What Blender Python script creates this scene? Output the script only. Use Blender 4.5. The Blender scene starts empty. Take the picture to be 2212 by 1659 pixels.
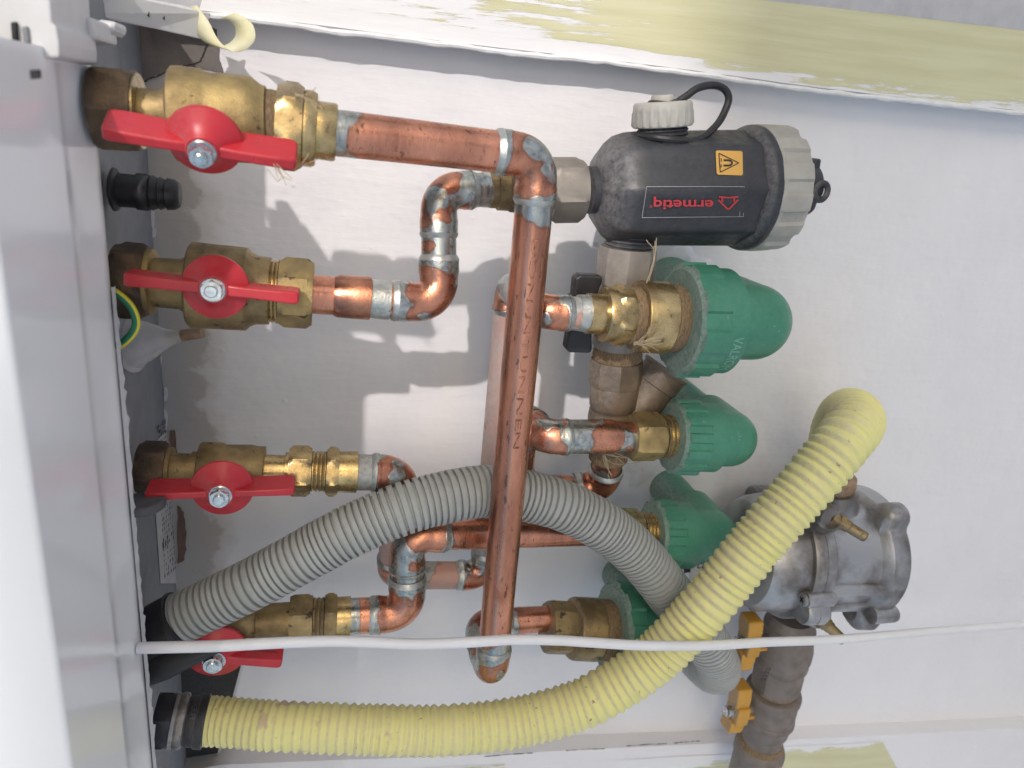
import bpy, bmesh, math, random
from mathutils import Vector, Matrix
from math import pi, sin, cos, radians, atan2, sqrt
random.seed(7)
C = bpy.context.scene.collection

# ------------------------------------------------------------------ camera
# Units: the builder works with photo pixels (2212 x 1659) and "h", the distance
# in mm from the camera measured square to the wall.  The wall is y = 0, boiler
# pipes hang down (world -Z is the right of the photo, +X is its top).
D = 690.0
F = 1534.0
aX = Vector((6074, 120, 1534)).normalized()
aY = Vector((-388, 4220, 1534)); aY = (aY - aX * aX.dot(aY)).normalized()
aN = aX.cross(aY)

def ray(px, py):
    r = Vector((px - 1106.0, py - 829.5, F))
    return r.dot(aX), r.dot(aY), r.dot(aN)

def w(a, b, h):                       # wall coordinates (mm) -> world (m)
    return Vector((-b / 1000, (h - D) / 1000, -a / 1000))

def W(px, py, h):
    a, b, n = ray(px, py); t = h / n
    return w(a * t, b * t, h)

def WX(px, py, X):                    # pixel on the plane X = const (mm)
    a, b, n = ray(px, py); t = X / a
    return w(X, b * t, n * t)

def mpp(px, py, h):
    return h / ray(px, py)[2] / 1000

def WP(px, py, href, h):              # the point straight behind / before pixel (px,py)@href, at h
    p = W(px, py, href); p.y = (h - D) / 1000
    return p

dX = Vector((0, 0, -1)); dY = Vector((-1, 0, 0)); dN = Vector((0, 1, 0))   # photo right, photo down, into wall

cam_d = bpy.data.cameras.new('camera'); cam = bpy.data.objects.new('camera', cam_d); C.objects.link(cam)
def camdir(v):                        # camera-space (x right, y down, z fwd) -> world
    return dX * v.dot(aX) + dY * v.dot(aY) + dN * v.dot(aN)
ex, ey, ez = camdir(Vector((1, 0, 0))), camdir(Vector((0, -1, 0))), camdir(Vector((0, 0, -1)))
M = Matrix((ex, ey, ez)).transposed().to_4x4(); M.translation = Vector((0, -D / 1000, 0))
cam.matrix_world = M
cam_d.sensor_width = 36; cam_d.sensor_fit = 'HORIZONTAL'; cam_d.lens = F / 2212 * 36
cam_d.clip_start = 0.02; cam_d.clip_end = 200
cam_d.dof.use_dof = True; cam_d.dof.focus_distance = 0.60; cam_d.dof.aperture_fstop = 7.5
S = bpy.context.scene
S.camera = cam

# ------------------------------------------------------------------ light
SUN = Vector((0.70, -1.0, 0.50)).normalized()
el = math.asin(SUN.z); rot = atan2(SUN.x, SUN.y)
wd = bpy.data.worlds.new('World'); S.world = wd; wd.use_nodes = True
nt = wd.node_tree
sky = nt.nodes.new('ShaderNodeTexSky'); sky.sky_type = 'NISHITA'; sky.sun_disc = False
sky.sun_elevation = el; sky.sun_rotation = rot
sky.air_density = 1.0; sky.dust_density = 1.5; sky.ozone_density = 2.0
nt.links.new(sky.outputs[0], nt.nodes['Background'].inputs[0])
nt.nodes['Background'].inputs[1].default_value = 0.15
sd = bpy.data.lights.new('sun', 'SUN'); sd.energy = 2.0; sd.angle = radians(1.0); sd.color = (0.86, 0.80, 0.77)
so = bpy.data.objects.new('sun', sd); C.objects.link(so)
so.rotation_euler = SUN.to_track_quat('Z', 'Y').to_euler(); so.location = (2, -3, 2)
S.view_settings.view_transform = 'Standard'; S.view_settings.look = 'None'
S.view_settings.exposure = 0.36; S.view_settings.gamma = 1.0
S.render.engine = 'CYCLES'
S.cycles.max_bounces = 6; S.cycles.use_denoising = True; S.cycles.denoising_prefilter = 'ACCURATE'

# ------------------------------------------------------------------ materials
MATS = {}
def mat(name, c1, c2=None, scale=60, rough=0.5, metal=0.0, bump=0.0, bscale=300, stretch=(1, 1, 1),
        dust=0.0, dustc=(0.50, 0.47, 0.44), spots=None, lo=0.35, hi=0.65, rvar=0.12, coat=0.0, solder=False,
        trans=0.0, alpha=1.0, spec=0.5, detail=5, soldc=(0.54, 0.555, 0.52)):
    m = bpy.data.materials.new(name); m.use_nodes = True
    n = m.node_tree.nodes; L = m.node_tree.links
    b = n['Principled BSDF']
    tc = n.new('ShaderNodeTexCoord'); mp = n.new('ShaderNodeMapping'); mp.inputs['Scale'].default_value = stretch
    L.new(tc.outputs['Object'], mp.inputs[0])
    def noise(sc, det=detail, ro=0.6):
        x = n.new('ShaderNodeTexNoise'); x.inputs['Scale'].default_value = sc
        x.inputs['Detail'].default_value = det; x.inputs['Roughness'].default_value = ro
        L.new(mp.outputs[0], x.inputs[0]); return x.outputs['Fac']
    def rng(s, a, c, d=0.0, e=1.0):
        x = n.new('ShaderNodeMapRange'); x.inputs[1].default_value = a; x.inputs[2].default_value = c
        x.inputs[3].default_value = d; x.inputs[4].default_value = e; L.new(s, x.inputs[0]); return x.outputs[0]
    def mix(f, a, c):
        x = n.new('ShaderNodeMix'); x.data_type = 'RGBA'
        if isinstance(f, float): x.inputs[0].default_value = f
        else: L.new(f, x.inputs[0])
        for i, v in ((6, a), (7, c)):
            if isinstance(v, tuple): x.inputs[i].default_value = (*v, 1)
            else: L.new(v, x.inputs[i])
        return x.outputs[2]
    def math_(op, a, c):
        x = n.new('ShaderNodeMath'); x.operation = op
        for i, v in ((0, a), (1, c)):
            if isinstance(v, (int, float)): x.inputs[i].default_value = v
            else: L.new(v, x.inputs[i])
        return x.outputs[0]
    col = c1
    n1 = noise(scale)
    if c2: col = mix(rng(n1, lo, hi), c1, c2)
    rgh = rng(noise(scale * 1.7), 0.3, 0.7, max(0.03, rough - rvar), min(1, rough + rvar))
    met = metal
    if spots:
        for (sc, s_scale, thr) in spots:
            f = rng(noise(s_scale, 3), thr, thr + 0.05)
            col = mix(f, col, sc)
    if solder:
        at = n.new('ShaderNodeAttribute'); at.attribute_name = 'solder'
        q = math_('ADD', at.outputs['Fac'], math_('MULTIPLY', math_('SUBTRACT', noise(40, 2.5, 0.45), 0.5), 2.0))
        f = rng(q, 0.47, 0.53)
        sc_ = mix(rng(noise(220, 4), 0.35, 0.7), soldc, (0.24, 0.26, 0.25))
        sc_ = mix(rng(noise(70, 2), 0.55, 0.75), sc_, (0.42, 0.47, 0.45))
        rim = math_('MULTIPLY', rng(q, 0.38, 0.47), math_('SUBTRACT', 1.0, f))
        col = mix(math_('MULTIPLY', rim, 0.4), col, (0.10, 0.075, 0.06))
        col = mix(f, col, sc_)
        bm_ = f
    if dust:
        g = n.new('ShaderNodeNewGeometry'); sp = n.new('ShaderNodeSeparateXYZ'); L.new(g.outputs['Normal'], sp.inputs[0])
        f = math_('MULTIPLY', rng(sp.outputs['Z'], 0.15, 0.85, 0.08, 1.0), rng(noise(240, 6, 0.7), 0.25, 0.62))
        f = math_('MULTIPLY', f, dust)
        col = mix(f, col, dustc)
        rgh = math_('MAXIMUM', rgh, math_('MULTIPLY', f, 0.85))
        if metal:
            met = math_('MULTIPLY', math_('SUBTRACT', 1.0, f), metal)
    for sock, v in (('Base Color', col), ('Roughness', rgh), ('Metallic', met)):
        if isinstance(v, tuple): b.inputs[sock].default_value = (*v, 1)
        elif isinstance(v, (int, float)): b.inputs[sock].default_value = v
        else: L.new(v, b.inputs[sock])
    b.inputs['Specular IOR Level'].default_value = spec
    if coat: b.inputs['Coat Weight'].default_value = coat; b.inputs['Coat Roughness'].default_value = 0.08
    if trans: b.inputs['Transmission Weight'].default_value = trans
    if alpha < 1: b.inputs['Alpha'].default_value = alpha
    if bump:
        bp = n.new('ShaderNodeBump'); bp.inputs['Strength'].default_value = bump; bp.inputs['Distance'].default_value = 0.001
        hgt = noise(bscale, 6, 0.65)
        if solder: hgt = math_('ADD', hgt, math_('MULTIPLY', bm_, 0.8))
        L.new(hgt, bp.inputs['Height']); L.new(bp.outputs[0], b.inputs['Normal'])
    MATS[name] = m
    return m

copper = mat('copper', (0.75, 0.335, 0.21), (0.30, 0.125, 0.08), 38, rough=0.27, metal=0.95, bump=0.25, bscale=500, solder=True,
             spots=[((0.20, 0.11, 0.075), 170, 0.69), ((0.22, 0.24, 0.21), 50, 0.74)], dust=0.15)
copper_pipe = mat('copper_drawn', (0.79, 0.355, 0.225), (0.37, 0.155, 0.10), 34, rough=0.27, metal=0.95, bump=0.2, bscale=400, solder=True,
             stretch=(0.25, 1, 1), spots=[((0.25, 0.12, 0.08), 260, 0.615), ((0.22, 0.25, 0.21), 60, 0.74)], dust=0.12)
copper_dusty = mat('copper_dusty', (0.60, 0.33, 0.26), (0.50, 0.36, 0.31), 50, rough=0.6, metal=0.5, bump=0.2, solder=True, dust=0.7,
             soldc=(0.5, 0.48, 0.45))
tin = mat('solder_tin', (0.58, 0.59, 0.56), (0.33, 0.35, 0.33), 90, rough=0.36, metal=0.8, bump=0.5, bscale=260, dust=0.2,
          spots=[((0.16, 0.16, 0.15), 170, 0.68)])
brass = mat('brass_cast', (0.51, 0.375, 0.155), (0.26, 0.19, 0.09), 45, rough=0.5, metal=0.8, bump=0.5, bscale=900, dust=0.35,
            spots=[((0.12, 0.085, 0.05), 110, 0.66)])
brass_b = mat('brass_turned', (0.60, 0.455, 0.22), (0.32, 0.23, 0.11), 60, rough=0.28, metal=0.9, bump=0.15, bscale=500, dust=0.25,
            spots=[((0.17, 0.12, 0.07), 120, 0.68)])
brass_d = mat('brass_dull', (0.38, 0.28, 0.13), (0.17, 0.12, 0.06), 45, rough=0.5, metal=0.75, bump=0.4, bscale=700, dust=0.3,
            spots=[((0.08, 0.06, 0.04), 110, 0.62)])
bronze_shaded = mat('bronze_shaded', (0.15, 0.105, 0.065), (0.075, 0.052, 0.035), 50, rough=0.45, metal=0.7, bump=0.4, bscale=600, dust=0.12)  # dark bronze, deepened further for the boiler's shade over the union nuts
bronze = mat('bronze_dark', (0.23, 0.16, 0.095), (0.13, 0.092, 0.06), 60, rough=0.55, metal=0.6, bump=0.5, bscale=700, dust=0.5,
            spots=[((0.45, 0.34, 0.18), 130, 0.70)])
hemp = mat('hemp', (0.36, 0.25, 0.14), (0.17, 0.115, 0.065), 240, rough=0.95, bump=1.2, bscale=500, stretch=(1, 1, 6))
red = mat('red_paint', (0.52, 0.022, 0.035), (0.44, 0.02, 0.03), 40, rough=0.36, bump=0.05, dust=0.55, dustc=(0.42, 0.22, 0.22), spots=[((0.6, 0.25, 0.24), 130, 0.76)])
steel = mat('zinc_steel', (0.72, 0.73, 0.74), (0.45, 0.45, 0.46), 200, rough=0.25, metal=0.95)
nickel = mat('nickel_nut', (0.30, 0.27, 0.235), (0.23, 0.205, 0.18), 60, rough=0.55, metal=0.45, bump=0.2, bscale=800, dust=0.5)
blackp = mat('black_plastic', (0.022, 0.024, 0.030), (0.035, 0.037, 0.044), 80, rough=0.42, bump=0.12, bscale=900, dust=0.75, dustc=(0.27, 0.26, 0.26),
             spots=[((0.13, 0.13, 0.14), 520, 0.70)])
rubber = mat('black_rubber', (0.016, 0.016, 0.018), (0.022, 0.022, 0.024), 90, rough=0.45, bump=0.2, bscale=500, dust=0.05, dustc=(0.15, 0.15, 0.15))
greyp = mat('grey_beige_plastic', (0.45, 0.44, 0.395), (0.37, 0.355, 0.32), 50, rough=0.5, bump=0.15, bscale=700, dust=0.35, spots=[((0.30, 0.27, 0.22), 90, 0.68)])
green = mat('green_plastic', (0.036, 0.205, 0.122), (0.055, 0.25, 0.16), 30, rough=0.4, bump=0.15, bscale=260, dust=0.8, dustc=(0.40, 0.43, 0.41),
            spots=[((0.15, 0.30, 0.23), 150, 0.68), ((0.55, 0.6, 0.58), 60, 0.78)])
conduit = mat('grey_conduit', (0.385, 0.405, 0.385), (0.35, 0.36, 0.345), 40, rough=0.5, dust=0.5, dustc=(0.45, 0.42, 0.40), bump=0.08, spots=[((0.18, 0.17, 0.16), 100, 0.74)])
yellow = mat('yellow_hose', (0.80, 0.765, 0.29), (0.77, 0.72, 0.32), 40, rough=0.5, dust=0.8, dustc=(0.58, 0.50, 0.40), bump=0.1,
             spots=[((0.30, 0.20, 0.16), 150, 0.68), ((0.62, 0.50, 0.30), 30, 0.62)])
yellow_h = mat('yellow_handle', (0.60, 0.30, 0.025), (0.50, 0.26, 0.03), 50, rough=0.42, dust=0.5, dustc=(0.45, 0.40, 0.34), spots=[((0.3, 0.2, 0.08), 120, 0.72)])
cable_m = mat('white_cable', (0.80, 0.81, 0.84), (0.74, 0.74, 0.74), 30, rough=0.45, spots=[((0.45, 0.38, 0.30), 120, 0.74)], stretch=(1, 1, 0.3))
alu = mat('cast_aluminium', (0.46, 0.465, 0.48), (0.20, 0.185, 0.175), 16, rough=0.40, metal=0.8, lo=0.42, hi=0.60, bump=0.35, bscale=500, dust=0.35, dustc=(0.34, 0.32, 0.30),
          spots=[((0.20, 0.15, 0.12), 60, 0.70)])
rustm = mat('rusty_brass', (0.26, 0.16, 0.09), (0.38, 0.28, 0.20), 110, rough=0.65, metal=0.4, bump=0.6, dust=0.3)
gaspipe_m = mat('grey_bronze', (0.24, 0.205, 0.18), (0.17, 0.14, 0.12), 60, rough=0.6, metal=0.35, bump=0.4, bscale=500, dust=0.4, dustc=(0.34, 0.31, 0.29),
          spots=[((0.42, 0.25, 0.10), 60, 0.70)])
cover_m = mat('white_enamel', (0.88, 0.89, 0.89), (0.87, 0.88, 0.88), 20, rough=0.14, rvar=0.03, spec=0.6)
underside_m = mat('grey_steel_sheet', (0.24, 0.255, 0.28), (0.20, 0.215, 0.235), 25, rough=0.5, spots=[((0.03, 0.03, 0.03), 160, 0.76)])
white_pl = mat('white_plastic', (0.66, 0.67, 0.67), (0.60, 0.60, 0.60), 30, rough=0.45)
film = mat('torn_film', (0.72, 0.72, 0.73), (0.6, 0.6, 0.61), 80, rough=0.7)
dark_panel_m = mat('dark_grey_panel', (0.038, 0.038, 0.038), (0.055, 0.053, 0.05), 400, rough=0.85, bump=0.3, bscale=700)
blackm = mat('dark_gap', (0.02, 0.02, 0.022), rough=0.7)
print_black = mat('black_print', (0.02, 0.02, 0.02), rough=0.6)
print_faint = mat('faint_print', (0.50, 0.225, 0.14), (0.22, 0.095, 0.065), 260, rough=0.42, metal=0.75, lo=0.42, hi=0.58)
print_red = mat('red_print', (0.58, 0.05, 0.06), rough=0.5)
print_white = mat('thin_white_print', (0.42, 0.42, 0.43), rough=0.5)
sticker_m = mat('orange_sticker', (0.72, 0.40, 0.09), (0.70, 0.39, 0.09), 30, rough=0.4)
label_m = mat('white_label', (0.55, 0.56, 0.57), (0.50, 0.50, 0.51), 60, rough=0.5)
green_print = mat('green_relief', (0.20, 0.42, 0.31), rough=0.38)
poly_m = mat('clear_polythene', (0.74, 0.72, 0.69), (0.66, 0.64, 0.62), 30, rough=0.3, alpha=0.62)
fibre_m = mat('hemp_fibre', (0.45, 0.36, 0.24), rough=0.9)
plaster_m = mat('white_filler', (0.80, 0.81, 0.83), (0.70, 0.70, 0.70), 60, rough=0.85, bump=0.6, bscale=140)
bareplaster_m = mat('bare_plaster', (0.21, 0.185, 0.17), (0.15, 0.135, 0.125), 30, rough=0.9, bump=0.6, bscale=220, spots=[((0.07, 0.06, 0.055), 40, 0.70)])
brick_m = mat('exposed_brick', (0.22, 0.13, 0.095), (0.16, 0.11, 0.085), 80, rough=0.9, bump=0.8)

def wall_mat():
    m = mat('painted_wall', (0.79, 0.782, 0.80), (0.76, 0.752, 0.77), 9, rough=0.75, bump=0.0)
    n = m.node_tree.nodes; L = m.node_tree.links; b = n['Principled BSDF']
    tc = n.new('ShaderNodeTexCoord')
    # brushed filler: streaks running along the wall, plus small lumps
    mp = n.new('ShaderNodeMapping'); mp.inputs['Scale'].default_value = (1, 1, 0.18); mp.inputs['Rotation'].default_value = (0, 0.15, 0)
    L.new(tc.outputs['Object'], mp.inputs[0])
    a = n.new('ShaderNodeTexNoise'); a.inputs['Scale'].default_value = 110; a.inputs['Detail'].default_value = 8; a.inputs['Roughness'].default_value = 0.62
    L.new(mp.outputs[0], a.inputs[0])
    c = n.new('ShaderNodeTexNoise'); c.inputs['Scale'].default_value = 16; c.inputs['Detail'].default_value = 3
    L.new(tc.outputs['Object'], c.inputs[0])
    v = n.new('ShaderNodeTexVoronoi'); v.inputs['Scale'].default_value = 34; L.new(tc.outputs['Object'], v.inputs[0])
    vr = n.new('ShaderNodeMapRange'); vr.inputs[1].default_value = 0.0; vr.inputs[2].default_value = 0.10; vr.inputs[3].default_value = 1; vr.inputs[4].default_value = 0
    L.new(v.outputs['Distance'], vr.inputs[0])
    def mul(s, k):
        x = n.new('ShaderNodeMath'); x.operation = 'MULTIPLY'; L.new(s, x.inputs[0]); x.inputs[1].default_value = k; return x.outputs[0]
    def add(s, t):
        x = n.new('ShaderNodeMath'); x.operation = 'ADD'; L.new(s, x.inputs[0]); L.new(t, x.inputs[1]); return x.outputs[0]
    h = add(add(mul(a.outputs['Fac'], 0.45), mul(c.outputs['Fac'], 2.4)), mul(vr.outputs[0], 0.3))
    bp = n.new('ShaderNodeBump'); bp.inputs['Strength'].default_value = 0.85; bp.inputs['Distance'].default_value = 0.002
    L.new(h, bp.inputs['Height']); L.new(bp.outputs[0], b.inputs['Normal'])
    # unpainted plaster close under the boiler
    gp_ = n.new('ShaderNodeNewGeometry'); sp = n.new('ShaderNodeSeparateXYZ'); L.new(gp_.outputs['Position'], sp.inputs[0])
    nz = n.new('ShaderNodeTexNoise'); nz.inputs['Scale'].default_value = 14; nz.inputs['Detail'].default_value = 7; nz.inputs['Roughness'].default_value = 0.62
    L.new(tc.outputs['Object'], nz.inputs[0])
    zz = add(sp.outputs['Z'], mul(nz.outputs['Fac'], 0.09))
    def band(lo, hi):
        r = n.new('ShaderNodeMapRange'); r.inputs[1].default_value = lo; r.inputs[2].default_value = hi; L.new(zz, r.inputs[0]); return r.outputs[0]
    old = b.inputs['Base Color'].links[0].from_socket
    # smudges of colour under the paint
    n2 = n.new('ShaderNodeTexNoise'); n2.inputs['Scale'].default_value = 5; n2.inputs['Detail'].default_value = 5
    L.new(tc.outputs['Object'], n2.inputs[0])
    def mix(f, o, col, k=None):
        x = n.new('ShaderNodeMix'); x.data_type = 'RGBA'
        L.new(f, x.inputs[0]); L.new(o, x.inputs[6]); x.inputs[7].default_value = (*col, 1); return x.outputs[2]
    r2 = n.new('ShaderNodeMapRange'); r2.inputs[1].default_value = 0.35; r2.inputs[2].default_value = 0.85; r2.inputs[4].default_value = 0.35
    L.new(n2.outputs['Fac'], r2.inputs[0])
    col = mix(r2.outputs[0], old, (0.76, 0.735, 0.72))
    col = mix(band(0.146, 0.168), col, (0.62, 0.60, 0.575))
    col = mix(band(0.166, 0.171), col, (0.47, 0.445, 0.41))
    L.new(col, b.inputs['Base Color'])
    return m
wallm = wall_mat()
outer_m = mat('grey_render', (0.50, 0.50, 0.52), (0.44, 0.44, 0.46), 60, rough=0.9, bump=0.5, bscale=160)

def tape_mat(name, seed, white_lo, side):
    """masking tape with white paint dragged over its edge; UV x along (m), y across 0..1"""
    m = bpy.data.materials.new(name); m.use_nodes = True
    n = m.node_tree.nodes; L = m.node_tree.links; b = n['Principled BSDF']
    uv = n.new('ShaderNodeUVMap'); sp = n.new('ShaderNodeSeparateXYZ'); L.new(uv.outputs[0], sp.inputs[0])
    mp = n.new('ShaderNodeMapping'); mp.inputs['Location'].default_value = (seed, 0, 0); mp.inputs['Scale'].default_value = (9, 7, 1)
    L.new(uv.outputs[0], mp.inputs[0])
    nz = n.new('ShaderNodeTexNoise'); nz.inputs['Scale'].default_value = 1.6; nz.inputs['Detail'].default_value = 9; nz.inputs['Roughness'].default_value = 0.68
    L.new(mp.outputs[0], nz.inputs[0])
    def M_(op, a, c):
        x = n.new('ShaderNodeMath'); x.operation = op
        for i, v in ((0, a), (1, c)):
            if isinstance(v, (int, float)): x.inputs[i].default_value = v
            else: L.new(v, x.inputs[i])
        return x.outputs[0]
    def R_(s, a, c, d=0, e=1):
        x = n.new('ShaderNodeMapRange'); x.inputs[1].default_value = a; x.inputs[2].default_value = c; x.inputs[3].default_value = d; x.inputs[4].default_value = e
        L.new(s, x.inputs[0]); return x.outputs[0]
    # paint amount: strongest at the edge (y = 0) and at the start (x small)
    edge = M_('MULTIPLY', R_(sp.outputs['Y'], 0.0, 0.30, 1, 0), 0.55)
    along = R_(sp.outputs['X'], white_lo[0], white_lo[1], 0.62, 0.0)
    q = M_('ADD', M_('ADD', edge, along), M_('MULTIPLY', M_('SUBTRACT', nz.outputs['Fac'], 0.5), 1.5))
    f = R_(q, 0.38, 0.46)
    n3 = n.new('ShaderNodeTexNoise'); n3.inputs['Scale'].default_value = 1.0; n3.inputs['Detail'].default_value = 6
    mp3 = n.new('ShaderNodeMapping'); mp3.inputs['Scale'].default_value = (7, 7, 1); mp3.inputs['Location'].default_value = (seed * 3, 1, 0)
    L.new(uv.outputs[0], mp3.inputs[0]); L.new(mp3.outputs[0], n3.inputs[0])
    mx = n.new('ShaderNodeMix'); mx.data_type = 'RGBA'; L.new(R_(n3.outputs['Fac'], 0.35, 0.65), mx.inputs[0])
    mx.inputs[6].default_value = (0.58, 0.555, 0.335, 1); mx.inputs[7].default_value = (0.645, 0.625, 0.41, 1)
    m2 = n.new('ShaderNodeMix'); m2.data_type = 'RGBA'; L.new(f, m2.inputs[0]); L.new(mx.outputs[2], m2.inputs[6]); m2.inputs[7].default_value = (0.78, 0.78, 0.785, 1)
    L.new(m2.outputs[2], b.inputs['Base Color']); b.inputs['Roughness'].default_value = 0.7
    bp = n.new('ShaderNodeBump'); bp.inputs['Strength'].default_value = 0.5; bp.inputs['Distance'].default_value = 0.001
    L.new(M_('ADD', M_('MULTIPLY', f, 0.8), nz.outputs['Fac']), bp.inputs['Height']); L.new(bp.outputs[0], b.inputs['Normal'])
    return m

# ------------------------------------------------------------------ object helpers
def base_of(o):
    p = o
    while p is not None:
        if p.type == 'EMPTY': return p.location.copy()
        p = p.parent
    return Vector((0, 0, 0))

def thing(name, label, cat, loc, group=None):
    o = bpy.data.objects.new(name, None); C.objects.link(o)
    o.location = loc; o.empty_display_size = 0.02
    o['label'] = label; o['category'] = cat
    if group: o['group'] = group
    return o

def tag(o, label, cat, group=None):
    o['label'] = label; o['category'] = cat
    if group: o['group'] = group
    return o

def struct(o):
    o['kind'] = 'structure'; return o

def make(name, verts, faces, m, parent=None, smooth=True, angle=35, solder=None, uv=None, fix=True, label=None):
    me = bpy.data.meshes.new(name)
    off = base_of(parent) if parent else Vector((0, 0, 0))
    if parent is None:                      # own origin at the mesh's centre
        off = sum((Vector(v) for v in verts), Vector()) / len(verts)
    me.from_pydata([tuple(Vector(v) - off) for v in verts], [], faces)
    if solder is not None:
        at = me.attributes.new('solder', 'FLOAT', 'POINT')
        for i, s in enumerate(solder): at.data[i].value = s
    if uv is not None:
        ul = me.uv_layers.new(name='UVMap')
        for lp in me.loops: ul.data[lp.index].uv = uv[lp.vertex_index]
    if fix:
        bm = bmesh.new(); bm.from_mesh(me); bmesh.ops.recalc_face_normals(bm, faces=bm.faces); bm.to_mesh(me); bm.free()
    if smooth:
        me.polygons.foreach_set('use_smooth', [True] * len(me.polygons))
        me.set_sharp_from_angle(angle=radians(angle))
    me.materials.append(m)
    o = bpy.data.objects.new(name, me); C.objects.link(o)
    if parent:
        o.parent = parent
    else: o.location = off
    if label: o['label'] = label
    return o

def ring_frame(t, ref=None):
    t = t.normalized()
    r = ref if ref is not None else Vector((0, -1, 0))
    u = r - t * r.dot(t)
    if u.length < 1e-4: u = Vector((1, 0, 0)) - t * t.x
    u.normalize(); return u, t.cross(u)

class G:
    """collects rings / boxes into one vertex+face list"""
    def __init__(s): s.v = []; s.f = []; s.s = []
    def revolve(s, stations, seg=32, phase=0.0, shape=None, caps=(True, True), frames=None):
        """stations: list of (centre, radius, solder); axis direction taken along path"""
        pts = [p for p, *_ in stations]
        n = len(pts)
        tang = []
        for i in range(n):
            a = i
            while a > 0 and (pts[a] - pts[i]).length < 1e-7: a -= 1
            c = i
            while c < n - 1 and (pts[c] - pts[i]).length < 1e-7: c += 1
            a0 = a if (pts[i] - pts[a]).length > 1e-7 else i
            t = (pts[c] - pts[a0])
            tang.append(t.normalized() if t.length > 1e-9 else None)
        for i in range(n):
            if tang[i] is None: tang[i] = tang[i - 1] if i else next(t for t in tang if t)
        u, v = ring_frame(tang[0])
        b0 = len(s.v)
        for i, st in enumerate(stations):
            p, r = st[0], st[1]; sol = st[2] if len(st) > 2 else 0.0
            if i:
                q = tang[i - 1].rotation_difference(tang[i]); u = q @ u
                u = (u - tang[i] * u.dot(tang[i])).normalized(); v = tang[i].cross(u)
            for k in range(seg):
                a = 2 * pi * k / seg + phase
                rr = r * (shape(a, i) if shape else 1.0)
                s.v.append(p + u * (cos(a) * rr) + v * (sin(a) * rr)); s.s.append(sol)
        for i in range(n - 1):
            for k in range(seg):
                a = b0 + i * seg + k; c = b0 + i * seg + (k + 1) % seg
                s.f.append((a, c, c + seg, a + seg))
        if caps[0]: s.f.append(tuple(b0 + k for k in reversed(range(seg))))
        if caps[1]: s.f.append(tuple(b0 + (n - 1) * seg + k for k in range(seg)))
        return s
    def box(s, c, a, b, d):
        """centre and three half-axis vectors"""
        i = len(s.v)
        for x in (-1, 1):
            for y in (-1, 1):
                for z in (-1, 1): s.v.append(c + a * x + b * y + d * z); s.s.append(0)
        s.f += [tuple(i + k for k in q) for q in ((0, 1, 3, 2), (4, 6, 7, 5), (0, 4, 5, 1), (2, 3, 7, 6), (0, 2, 6, 4), (1, 5, 7, 3))]
        return s
    def prism(s, poly, off):
        i = len(s.v); n = len(poly)
        s.v += list(poly) + [p + off for p in poly]; s.s += [0] * (2 * n)
        s.f.append(tuple(range(i, i + n))); s.f.append(tuple(range(i + 2 * n - 1, i + n - 1, -1)))
        for k in range(n): s.f.append((i + k, i + (k + 1) % n, i + n + (k + 1) % n, i + n + k))
        return s
    def add(s, name, m, parent=None, **kw):
        if any(s.s): kw['solder'] = s.s
        elif m in (copper, copper_pipe, copper_dusty): kw['solder'] = s.s
        return make(name, s.v, s.f, m, parent, **kw)

def bevel(o, wd=0.001, seg=2):
    md = o.modifiers.new('bevel', 'BEVEL'); md.width = wd; md.segments = seg; md.limit_method = 'ANGLE'; md.angle_limit = radians(40)
    return o

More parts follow.
